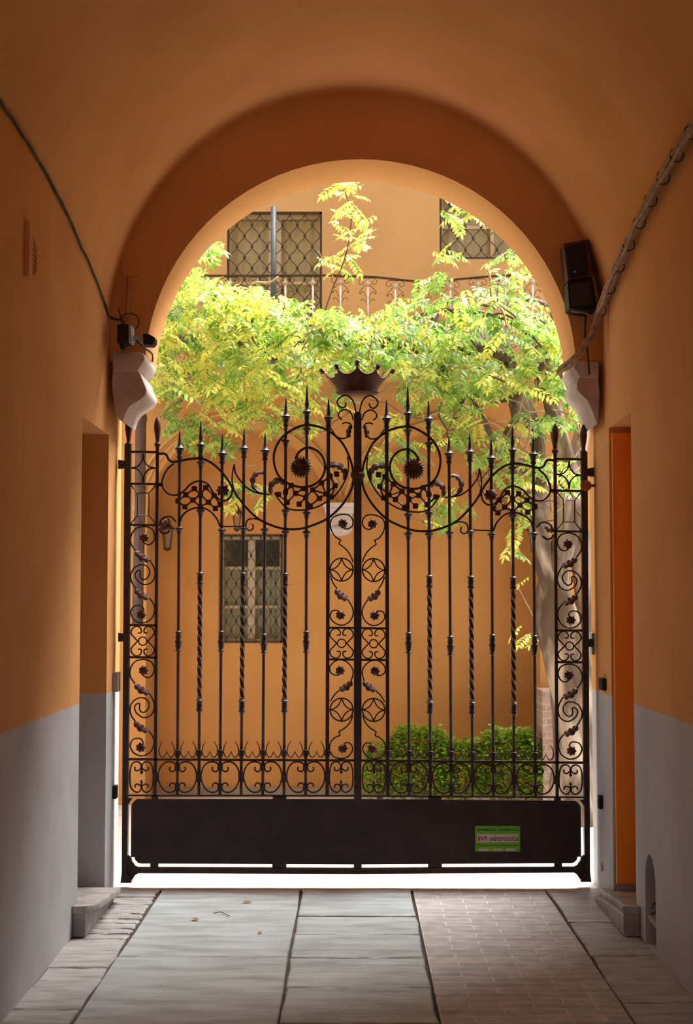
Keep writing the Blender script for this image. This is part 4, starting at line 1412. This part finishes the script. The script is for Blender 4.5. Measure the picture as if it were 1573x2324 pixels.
def window(name, x0, x1, z0, z1, Y, label, gx, opts):
    """frame and casements set back in the wall, iron grille in front"""
    w = empty(name, ((x0 + x1) / 2, Y, z0))
    dep = 0.09
    b = MB()
    b.box((x0, Y + dep, z0), (x0 + .03, Y + dep + .05, z1)); b.box((x1 - .03, Y + dep, z0), (x1, Y + dep + .05, z1))
    b.box((x0 + .03, Y + dep, z1 - .04), (x1 - .03, Y + dep + .05, z1)); b.box((x0 + .03, Y + dep, z0), (x1 - .03, Y + dep + .05, z0 + .03))
    mid = (x0 + x1) / 2
    b.box((mid - opts['mull'] / 2, Y + dep - .01, z0 + .03), (mid + opts['mull'] / 2, Y + dep + .05, z1 - .04))
    b.build('frame', opts['fmat'], w, bevel=.003)
    for s, (p, q) in enumerate(((x0 + .03, mid - opts['mull'] / 2), (mid + opts['mull'] / 2, x1 - .03))):
        g_ = MB(); g_.box((p, Y + dep + .02, z0 + .03), (q, Y + dep + .026, z1 - .04)); pn = g_.build('pane', M_GLASS, w)
        for zf in opts['bars']:
            zb = z1 - (z1 - z0) * zf
            m_ = MB(); m_.box((p, Y + dep + .0, zb - .012), (q, Y + dep + .03, zb + .012)); m_.build('glazing_bar', opts['fmat'], w)
    c_ = MB()
    nfold = 40
    vs = []
    for i in range(nfold + 1):
        x = x0 + .03 + (x1 - x0 - .06) * i / nfold
        yy = Y + dep + .06 + .012 * math.sin(i * 1.7)
        vs += [(x, yy, z0 + .02), (x, yy, z1 - opts.get('ctop', .04))]
    c_.add(vs, [(2 * i, 2 * i + 2, 2 * i + 3, 2 * i + 1) for i in range(nfold)])
    co_ = c_.build('curtain', M_CURTAIN, w, smooth=True)
    d = MB(); d.box((x0 - .1, Y + .36, z0 - .1), (x1 + .1, Y + .38, z1 + .1)); d.build('dark_room', M_BLACK, w)
    g = MB()
    Yg_ = Y + opts.get('goff', -0.02)
    g.box((x0, Yg_ - .008, z0), (x0 + .018, Yg_ + .008, z1)); g.box((x1 - .018, Yg_ - .008, z0), (x1, Yg_ + .008, z1))
    g.box((x0, Yg_ - .008, z1 - .018), (x1, Yg_ + .008, z1)); g.box((x0, Yg_ - .008, z0), (x1, Yg_ + .008, z0 + .018))
    ogee_grille(g, x0 + .018, x1 - .018, z0 + .018, z1 - .018, Yg_, gx, opts.get('gr', .0045), opts.get('asp', 1.35))
    g.build('grille', M_GRILLE, w)
    tag(w, label, None, kind='structure')
    return w


window('window_1', u1a.x, u1b.x, u1a.z, u1b.z, YU, 'upper left window with curling iron grille', 12, dict(mull=.10, fmat=M_FRAMEW, bars=(.44, .70), gr=.0048, asp=1.45, goff=0.02))
window('window_2', u2a.x, u2b.x, u2a.z, u2b.z, YU, 'upper right window with curling iron grille', 13, dict(mull=.03, fmat=M_FRAMEW, bars=(.5,), gr=.0048, asp=1.45, goff=0.02))
window('window_3', LW[0], LW[1], LW[2], LW[3], YW, 'lower window with diamond iron grille and curtains', 12, dict(mull=.06, fmat=M_FRAMEW, bars=(.31, .67), gr=.0042, asp=1.9, goff=0.0, ctop=.26))

# ------------------------------------------------------------------ downpipes
dp = empty('downpipe', (at(325, 1420, 11.4).x, 11.4, 0.9))
b = MB()
pts = [at(345, 880, 11.75), at(338, 905, 11.6), at(322, 925, 11.45), at(320, 945, 11.40), at(318, 1150, 11.40), at(314, 1300, 11.40), at(312, 1420, 11.40)]
b.tube(spline(pts[:4], 3) + pts[4:], 0.042, 12)
b.build('pipe', M_PIPE, dp, smooth=True)
b = MB(); b.lathe([(0, .046), (.02, .048), (.04, .046)], at(320, 945, 11.40), (0, 0, -1), 14)
b.build('joint_ring', M_PIPE, dp, autosmooth=1)
b = MB(); p_ = at(342, 885, 11.75); b.box((p_.x - .05, 11.70, p_.z - .08), (p_.x + .02, 11.88, p_.z + .02)); b.build('hopper', M_PIPE, dp, bevel=.006)
tag(dp, 'dark brown downpipe with a bent head on the courtyard wall at left', 'downpipe')
b = MB(); b.tube([at(621, 470, 11.93), at(621, 829, 11.93)], 0.024, 12)
tag(b.build('downpipe', M_DOWNP, smooth=True), 'blue-grey downpipe running down in front of the upper left window', 'downpipe')

# ------------------------------------------------------------------ balcony
YBAL = 11.2
zb0 = at(800, 840, YBAL).z; zb1 = at(800, 829, YBAL).z
bal = empty('balcony', (0, YBAL, zb0))
b = MB(); b.box((-1.75, YBAL - .02, zb0), (1.80, YU, zb1)); b.build('slab', M_MOULD, bal, bevel=.004)
b = MB(); b.box((-1.75, YBAL - .035, zb1 - .014), (1.80, YBAL + .02, zb1 + .004)); b.build('edge_strip', M_MINT, bal)
tag(bal, 'narrow balcony slab across the courtyard wall', 'balcony')
rl = empty('balcony_railing', (0, YBAL, zb1))
def ytop(px):
    T_ = [(300, 624), (420, 626), (560, 626), (760, 625), (850, 629), (900, 634), (960, 641), (1000, 638), (1080, 630), (1160, 624), (1300, 622)]
    for (a_, ya), (b_, yb) in zip(T_[:-1], T_[1:]):
        if px <= b_: return ya + (yb - ya) * (px - a_) / (b_ - a_)
    return 622
def ybulge(px):
    return YBAL - 0.10 * math.exp(-((px - 960) / 120.0) ** 2)
b = MB(); b.tube([at(px, ytop(px), YBAL) for px in range(330, 1301, 20)], .009, 6, flat=(.006, .013)); b.build('handrail', M_GRILLE, rl)
b = MB(); b.tube([at(px, 823, YBAL) for px in (330, 1300)], .006, 6); b.build('lower_rail', M_GRILLE, rl)
for i in range(15):
    px = 398 + i * 62.4
    yt = ytop(px)
    b = MB(); P0 = at(px, yt + 4, YBAL); P1 = at(px, 824, YBAL)
    b.tube([P0, P1], .0085, 8)
    b.lathe([(-.02, .009), (-.012, .017), (0, .020), (.012, .017), (.02, .009)], P0 + Vector((0, 0, -.045)), (0, 0, 1), 10)
    bb = b.build('baluster', M_RAILP, rl, smooth=True)
    s_ = MB()
    Q = lambda x, y: at(px + x, yt + y, YBAL)
    for sx in (-1, 1):
        s_.tube(spline([Q(0, 4), Q(sx * 12, 3), Q(sx * 20, 8), Q(sx * 19, 15), Q(sx * 12, 17), Q(sx * 9, 12), Q(sx * 13, 10)], 4), .0028, 4)
        s_.tube(spline([Q(sx * 3, 14), Q(sx * 10, 24), Q(sx * 18, 32), Q(sx * 19, 38), Q(sx * 15, 37)], 4), .0028, 4)
        s_.tube(spline([Q(sx * 18, 40), Q(sx * 14, 34), Q(sx * 8, 36), Q(sx * 3, 48), Q(sx * 2, 58)], 4), .0028, 4)
        s_.tube(spline([Q(sx * 17, 55), Q(sx * 12, 50), Q(sx * 6, 54), Q(sx * 2, 66), Q(sx * 3, 90), Q(sx * 14, 120), Q(sx * 18, 150), Q(sx * 10, 165), Q(sx * 4, 180)], 4), .0028, 4)
        s_.tube(spline([Q(sx * 5, 196), Q(sx * 14, 194), Q(sx * 21, 184), Q(sx * 17, 174), Q(sx * 9, 176), Q(sx * 9, 184), Q(sx * 14, 186)], 4), .0028, 4)
    s_.build('scrollwork', M_GRILLE, bb)
tag(rl, 'wrought iron balcony railing with curling balusters behind the wisteria', 'railing')
for (a_, b_, lab) in ((640, 762, 'pale green sheet behind the balcony railing, left piece under the wide window'), (800, 1110, 'long pale green sheet behind the balcony railing, right of the crown')):
    p0, p1 = at(a_, 742, YBAL + .05), at(b_, 826, YBAL + .05)
    b = MB(); b.box((p0.x, YBAL + .045, p1.z), (p1.x, YBAL + .055, p0.z)); tag(b.build('balcony_screen', M_MINT), lab, 'screen')

# ------------------------------------------------------------------ lanterns
def lantern(c_, w_, h_, Y, label, armx):
    L_ = empty('wall_lantern', c_)
    b = MB()
    t = c_ + Vector((0, 0, h_ / 2))
    b.lathe([(0, w_ * .62), (.012, w_ * .60), (.02, w_ * .42), (.05, w_ * .16), (.06, .004)], t, (0, 0, 1), 6); b.build('cap', M_IRON, L_)
    b = MB()
    for k in range(4):
        a = PI / 4 + k * PI / 2
        b.tube([t + Vector((math.cos(a) * w_ * .55, math.sin(a) * w_ * .55, 0)), c_ + Vector((math.cos(a) * w_ * .30, math.sin(a) * w_ * .30, -h_ / 2))], .004, 4)
    b.lathe([(0, w_ * .34), (.012, w_ * .3), (.03, .004)], c_ + Vector((0, 0, -h_ / 2)), (0, 0, -1), 6)
    b.build('cage', M_IRON, L_)
    b = MB(); b.lathe([(0, w_ * .48), (-h_, w_ * .26)], t, (0, 0, 1), 4); b.build('glass', M_GLASS, L_)
    b = MB(); b.tube(spline([t + Vector((0, 0, .05)), t + Vector((0, .04, .09)), Vector((t.x, Y, t.z + .06)), Vector((t.x, Y, t.z + .0))], 4), .006, 5)
    b.build('arm', M_IRON, L_)
    tag(L_, label, 'lantern', 'dark lanterns on the courtyard wall')


lantern(at(538, 1182, YW - .14), .085, .12, YW, 'small dark lantern on the courtyard wall above the lower window', 0)
lantern(at(380, 1222, YW - .14), .105, .15, YW, 'dark lantern near the left end of the courtyard wall', 0)
lantern(at(1213, 1226, YW - .14), .105, .15, YW, 'dark lantern on the courtyard wall beside the wisteria trunk', 0)

# brick pier behind the trunk
p0, p1 = at(1229, 1560, 11.55), at(1262, 1560, 11.55)
b = MB(); b.box((p0.x, 11.5, 0), (p0.x + .75, 11.88, p0.z - .02))
tag(b.build('brick_pier', M_BRICKP), 'worn pink brick pier behind the wisteria trunk', 'pier')

# ------------------------------------------------------------------ plants
def add_leaflet(mb, base, d, nrm, L_, W_):
    side = d.cross(nrm).normalized()
    m1 = base + d * L_ * .45; tip = base + d * L_ - nrm * L_ * .12
    a_ = m1 + side * W_ + nrm * W_ * .25; b_ = m1 - side * W_ + nrm * W_ * .25
    c1 = base + d * L_ * .75 + side * W_ * .7 - nrm * L_ * .03; c2 = base + d * L_ * .75 - side * W_ * .7 - nrm * L_ * .03
    mb.add([base, a_, c1, tip, c2, b_, m1], [(0, 1, 6), (1, 2, 6), (2, 3, 6), (6, 3, 4), (6, 4, 5), (0, 6, 5)])


def compound_leaf(mb, tw, p, heading, size, rnd):
    """pinnate leaf: a drooping rachis with paired leaflets"""
    n = rnd.choice((5, 5, 6, 6))
    d = heading.normalized()
    nrm = Vector((rnd.uniform(-.35, .35), rnd.uniform(-.45, .25), 1)).normalized()
    nrm = (nrm - d * nrm.dot(d)).normalized()
    q = p.copy(); pts = [q.copy()]
    step = size / (n + 1)
    LL = size * rnd.uniform(.30, .38)
    WW = LL * rnd.uniform(.15, .19)
    for i in range(n):
        d = (d + Vector((0, 0, -0.10))).normalized()
        nrm = (nrm - d * nrm.dot(d)).normalized()
        q = q + d * step; pts.append(q.copy())
        side = d.cross(nrm).normalized()
        for s in (1, -1):
            dd = (side * s * .95 + d * .42 + Vector((rnd.uniform(-.12, .12), rnd.uniform(-.12, .12), -.22 + rnd.uniform(-.2, .12)))).normalized()
            nn = (nrm + side * s * .12 + Vector((rnd.uniform(-.25, .25), rnd.uniform(-.25, .25), 0)))
            nn = (nn - dd * nn.dot(dd)).normalized()
            add_leaflet(mb, q, dd, nn, LL * (1 - .10 * abs(i - n / 2)), WW)
    add_leaflet(mb, q, (d + Vector((0, 0, -.2))).normalized(), nrm, LL, WW)
    tw.tube(pts, .0016, 3)


vine = empty('wisteria', (at(1285, 1830, 10.9).x, 10.9, 0))
tag(vine, 'large wisteria vine with a twisted grey trunk and yellow-green leaves across the courtyard', 'wisteria')
rnd = random.Random(11)


def bark_tube(pts, radii, name, mat, n=12, k=6, lump=.16):
    P = spline([Vector(p_) for p_ in pts], k)
    m_ = len(P); R = []
    for i in range(m_):
        t = i / (m_ - 1) * (len(radii) - 1); a_ = int(min(t, len(radii) - 2)); f = t - a_
        R.append(radii[a_] * (1 - f) + radii[a_ + 1] * f)
    mb = MB(); vs = []; fs = []
    prev = Vector((0, 1, 0))
    ph = rnd.uniform(0, 6)
    for i, p_ in enumerate(P):
        t = (P[min(i + 1, m_ - 1)] - P[max(i - 1, 0)]).normalized()
        u = (prev - t * prev.dot(t)).normalized(); prev = u; w = t.cross(u)
        for q in range(n):
            a = 2 * PI * q / n
            rr = R[i] * (1 + lump * math.sin(3 * a + i * .28 + ph) + lump * .6 * math.sin(5 * a - i * .21) + rnd.uniform(-.03, .03))
            vs.append(p_ + (u * math.cos(a) + w * math.sin(a)) * rr)
    for i in range(m_ - 1):
        for q in range(n): fs.append((i * n + q, i * n + (q + 1) % n, (i + 1) * n + (q + 1) % n, (i + 1) * n + q))
    fs.append(tuple(range(n))); fs.append(tuple((m_ - 1) * n + q for q in range(n)))
    mb.add(vs, fs)
    return mb.build(name, mat, vine, smooth=True)


TY = 10.9
g0 = at(1300, 1868, TY); g0.z = -0.02
bark_tube([g0, at(1296, 1720, TY), at(1286, 1600, TY), at(1268, 1500, TY), at(1256, 1400, TY), at(1262, 1300, TY), at(1285, 1190, TY), at(1290, 1080, TY), at(1270, 980, TY), at(1250, 880, TY), at(1262, 760, TY), at(1255, 660, TY + .1)],
          [.16, .125, .11, .11, .12, .10, .085, .075, .06, .05, .04, .03], 'trunk', M_BARK, 20)
bark_tube([at(1340, 1860, TY + .05), at(1322, 1700, TY + .05), at(1318, 1560, TY + .02), at(1300, 1460, TY - .06), at(1280, 1370, TY - .08), at(1240, 1290, TY - .04), at(1222, 1200, TY), at(1230, 1090, TY + .05), at(1215, 980, TY), at(1180, 890, TY), at(1150, 800, TY), at(1120, 720, TY + .1)],
          [.11, .10, .09, .085, .08, .075, .07, .06, .05, .045, .04, .03], 'trunk', M_BARK, 16)
bark_tube([at(1310, 1500, TY + .12), at(1330, 1380, TY + .15), at(1322, 1260, TY + .1), at(1300, 1150, TY + .1), at(1310, 1040, TY + .1), at(1330, 930, TY + .1)],
          [.08, .09, .085, .08, .06, .05], 'trunk', M_BARK, 14)
for pts, r in [
    ([(1240, 1150), (1200, 1120), (1160, 1060), (1120, 1000), (1090, 940), (1060, 900)], .028),
    ([(1180, 900), (1120, 905), (1080, 890), (1050, 900), (1035, 950)], .030),
    ([(1215, 985), (1250, 930), (1270, 900), (1300, 880)], .026),
    ([(1150, 810), (1090, 790), (1000, 785), (930, 790), (860, 775), (780, 770), (700, 760), (620, 775), (540, 760), (430, 770), (350, 760)], .052),
    ([(1250, 800), (1180, 740), (1100, 712), (1010, 705), (950, 720), (900, 750)], .022),
    ([(1262, 700), (1200, 680), (1150, 700), (1090, 690)], .016),
    ([(1000, 780), (985, 730), (1000, 690), (1040, 680)], .030),
    ([(1000, 790), (1010, 850), (1045, 900), (1090, 905)], .020),
    ([(560, 765), (520, 790), (460, 790), (400, 770), (350, 740)], .028),
    ([(1160, 900), (1170, 950), (1150, 1000), (1180, 1060), (1240, 1100)], .034),
    ([(1270, 960), (1235, 900), (1220, 860), (1240, 800), (1230, 740)], .028)]:
    bark_tube([at(x, y, TY - rnd.uniform(0, .35)) for x, y in pts], [r, r * .95, r * .85, r * .7], 'branch', M_BRANCH, 8, 5)
for i in range(70):   # tangle of thin runners near the trunk and through the canopy
    if i < 44:
        x = rnd.uniform(1060, 1310); y = rnd.uniform(660, 1180)
    else:
        x = rnd.uniform(360, 1100); y = rnd.uniform(700, 960)
    pts = [(x, y)]
    h = rnd.uniform(0, 2 * PI)
    for q in range(rnd.choice((3, 4, 5))):
        h += rnd.uniform(-.8, .8)
        x += math.cos(h) * rnd.uniform(20, 45); y += math.sin(h) * rnd.uniform(20, 45)
        x = min(max(x, 345), 1318)
        pts.append((x, y))
    Y0 = TY - rnd.uniform(0, .9)
    b = MB(); b.tube(spline([at(a_, c_, Y0 + rnd.uniform(-.08, .08)) for a_, c_ in pts], 5), rnd.uniform(.003, .009), 5)
    b.build('runner', M_TWIG if rnd.random() < .6 else M_BRANCH, vine, smooth=True)
for pts, r in [([(738, 705), (755, 655), (778, 600), (790, 555), (797, 500), (790, 455), (770, 405)], .0055), ([(790, 560), (815, 530), (835, 500)], .003), ([(762, 640), (740, 600), (722, 570)], .003),
               ([(365, 862), (400, 895), (445, 925), (490, 960), (500, 990), (525, 1030), (560, 1055), (590, 1052)], .0045), ([(375, 865), (420, 880), (470, 895)], .0045), ([(470, 895), (455, 915), (440, 918)], .0045),
               ([(1165, 1150), (1160, 1230), (1163, 1300), (1185, 1350), (1210, 1400), (1215, 1440)], .003),
               ([(1005, 980), (1080, 965), (1150, 955)], .0045)]:
    b = MB(); b.tube(spline([at(x, y, 10.2) for x, y in pts], 5), r, 5); b.build('shoot', M_TWIG if r < .0054 else M_BRANCH, vine, smooth=True)

fy, fg, fd, tw = MB(), MB(), MB(), MB()


def interp(T_, x):
    if x <= T_[0][0]: return T_[0][1]
    for (a_, ya), (b_, yb) in zip(T_[:-1], T_[1:]):
        if x <= b_: return ya + (yb - ya) * (x - a_) / (b_ - a_)
    return T_[-1][1]


TOPL = [(335, 720), (380, 640), (430, 590), (480, 640), (560, 650), (640, 665), (700, 690), (770, 705), (830, 710), (880, 700), (950, 670), (1000, 660), (1060, 655), (1120, 650), (1180, 650), (1230, 680), (1300, 790)]
BOTL = [(335, 880), (400, 885), (480, 890), (600, 890), (700, 870), (745, 830), (880, 815), (930, 850), (1000, 880), (1100, 870), (1200, 880), (1300, 900)]


def scatter(n, fx, Yr, mixw, size=(.17, .26)):
    for _ in range(int(n * 1.75)):
        x, y = fx()
        Y = rnd.uniform(*Yr)
        p = at(x, y, Y)
        a = rnd.uniform(0, 2 * PI)
        hd = Vector((math.cos(a), math.sin(a) * .7 - .15, rnd.uniform(-.4, .12)))
        m_ = rnd.choices((fy, fg, fd), mixw)[0]
        sz = rnd.uniform(*size)
        compound_leaf(m_, tw, p - hd.normalized() * sz * .5, hd, sz, rnd)


def band(x0=335, x1=1300):
    def f():
        while True:
            x = rnd.uniform(x0, x1)
            a_, b_ = interp(TOPL, x), interp(BOTL, x)
            return x, a_ + (b_ - a_) * rnd.random() ** 1.15
    return f


def blob(cx, cy, rx, ry):
    def f():
        while True:
            u, v = rnd.uniform(-1, 1), rnd.uniform(-1, 1)
            if u * u + v * v <= 1: return cx + u * rx, cy + v * ry
    return f


scatter(230, band(335, 700), (9.7, 11.0), (.55, .40, .05))
scatter(60, band(335, 600), (9.7, 10.6), (.8, .2, 0))
scatter(128, band(700, 1000), (9.8, 11.0), (.35, .6, .05))
scatter(125, band(1000, 1300), (9.8, 11.0), (.30, .60, .10))
for cx, cy, rx, ry, n, mx in [
    (466, 560, 30, 18, 9, (.4, .6, 0)), (790, 440, 45, 40, 7, (1, 0, 0)), (795, 520, 50, 45, 9, (1, 0, 0)), (770, 590, 45, 30, 6, (.9, .1, 0)), (780, 405, 40, 8, 4, (1, 0, 0)),
    (1050, 480, 45, 30, 8, (.6, .4, 0)), (1030, 570, 30, 25, 5, (.6, .4, 0)), (1160, 600, 45, 35, 10, (.4, .6, 0)), (975, 640, 30, 30, 7, (.5, .5, 0)),
    (420, 960, 45, 40, 9, (.0, .35, .65)), (400, 900, 25, 30, 4, (.0, .3, .7)), (480, 1000, 50, 22, 7, (.2, .5, .3)), (520, 920, 60, 45, 16, (.9, .1, 0)), (590, 900, 60, 40, 14, (.7, .3, 0)),
    (680, 890, 50, 35, 10, (.5, .5, 0)), (770, 900, 30, 30, 5, (.3, .6, .1)), (560, 1110, 50, 40, 9, (.3, .5, .2)), (515, 1135, 12, 12, 1, (1, 0, 0)), (900, 960, 40, 30, 6, (.4, .6, 0)),
    (870, 1050, 35, 45, 10, (.3, .7, 0)), (930, 1010, 35, 25, 6, (.1, .7, .2)), (1030, 965, 60, 40, 17, (.6, .4, 0)), (960, 890, 50, 35, 8, (.4, .6, 0)), (1070, 890, 60, 35, 14, (.2, .8, 0)),
    (1010, 1150, 60, 40, 11, (.2, .7, .1)), (1110, 1010, 50, 40, 10, (.3, .7, 0)), (1210, 950, 50, 25, 9, (.2, .7, .1)), (1190, 1060, 70, 45, 20, (.5, .5, 0)), (1290, 1080, 28, 40, 9, (.4, .6, 0)),
    (1300, 940, 20, 30, 5, (.1, .8, .1)), (1120, 850, 60, 30, 12, (.2, .7, .1)), (1180, 1150, 25, 40, 5, (.3, .7, 0)), (1170, 1240, 25, 45, 3, (.4, .6, 0)), (1178, 1320, 14, 15, 1, (.9, .1, 0)),
    (1190, 1440, 40, 20, 2, (1, 0, 0)), (1280, 860, 25, 30, 6, (.2, .7, .1)), (1240, 760, 45, 40, 14, (.3, .6, .1)), (720, 960, 30, 20, 4, (.5, .5, 0)), (620, 960, 30, 20, 4, (.4, .6, 0))]:
    scatter(n, blob(cx, cy, rx, ry), (9.9, 10.7), mx, (.15, .23))
fy.build('young_foliage', M_LEAF_Y, vine)['label'] = 'bright yellow young leaves'
fg.build('foliage', M_LEAF_G, vine)
fd.build('older_foliage', M_LEAF_D, vine)['label'] = 'deep green older leaves'  # older leaves, a deeper green of their own
tw.build('leaf_stalks', M_LEAF_G, vine)

# shrubs at the foot of the courtyard wall
rnd = random.Random(21)


def shrub(px, ptop, w_px, Y, label, cnt):
    c0 = at(px, 1800, Y); top = at(px, ptop, Y).z
    root = empty('shrub', (c0.x, Y, 0))
    wm = w_px / 2 * Y / F_PX
    b = MB()
    for _ in range(cnt):
        a = rnd.uniform(0, 2 * PI); h = rnd.random() ** .7
        z = .05 + h * (top - .05)
        env = wm * (0.55 + .6 * math.sin(PI * min(1, .15 + h * .78))) * .9
        rr = env * rnd.random() ** .4 * (1 + .18 * math.sin(a * 3 + px))
        p = Vector((c0.x + math.cos(a) * rr, Y + math.sin(a) * rr * .55, z + rnd.uniform(-.03, .04)))
        d = Vector((math.cos(a) + rnd.uniform(-.6, .6), math.sin(a) + rnd.uniform(-.6, .6), rnd.uniform(-.3, .8))).normalized()
        nn = Vector((rnd.uniform(-.5, .5), rnd.uniform(-.8, .2), 1)); nn = (nn - d * nn.dot(d)).normalized()
        add_leaflet(b, p, d, nn, rnd.uniform(.028, .05), rnd.uniform(.008, .014))
    b.build('foliage', M_SHRUB, root)
    s_ = MB()
    for _ in range(9):
        a = rnd.uniform(0, 2 * PI)
        s_.tube(spline([(c0.x, Y, 0), (c0.x + math.cos(a) * wm * .3, Y + math.sin(a) * wm * .2, top * .4), (c0.x + math.cos(a) * wm * .6, Y + math.sin(a) * wm * .3, top * rnd.uniform(.75, .98))], 4), .006, 5)
    s_.build('stems', M_BRANCH, root)
    tag(root, label, 'shrub', 'green shrubs at the foot of the courtyard wall')


shrub(862, 1690, 75, 11.55, 'small sparse shrub just right of the gate centre post', 900)
shrub(952, 1656, 150, 11.6, 'widest green shrub at the foot of the courtyard wall', 3600)
shrub(1052, 1685, 110, 11.6, 'lower green shrub between the two taller shrubs', 2000)
shrub(1160, 1660, 150, 11.6, 'green shrub beside the brick pier and the wisteria trunk', 3400)
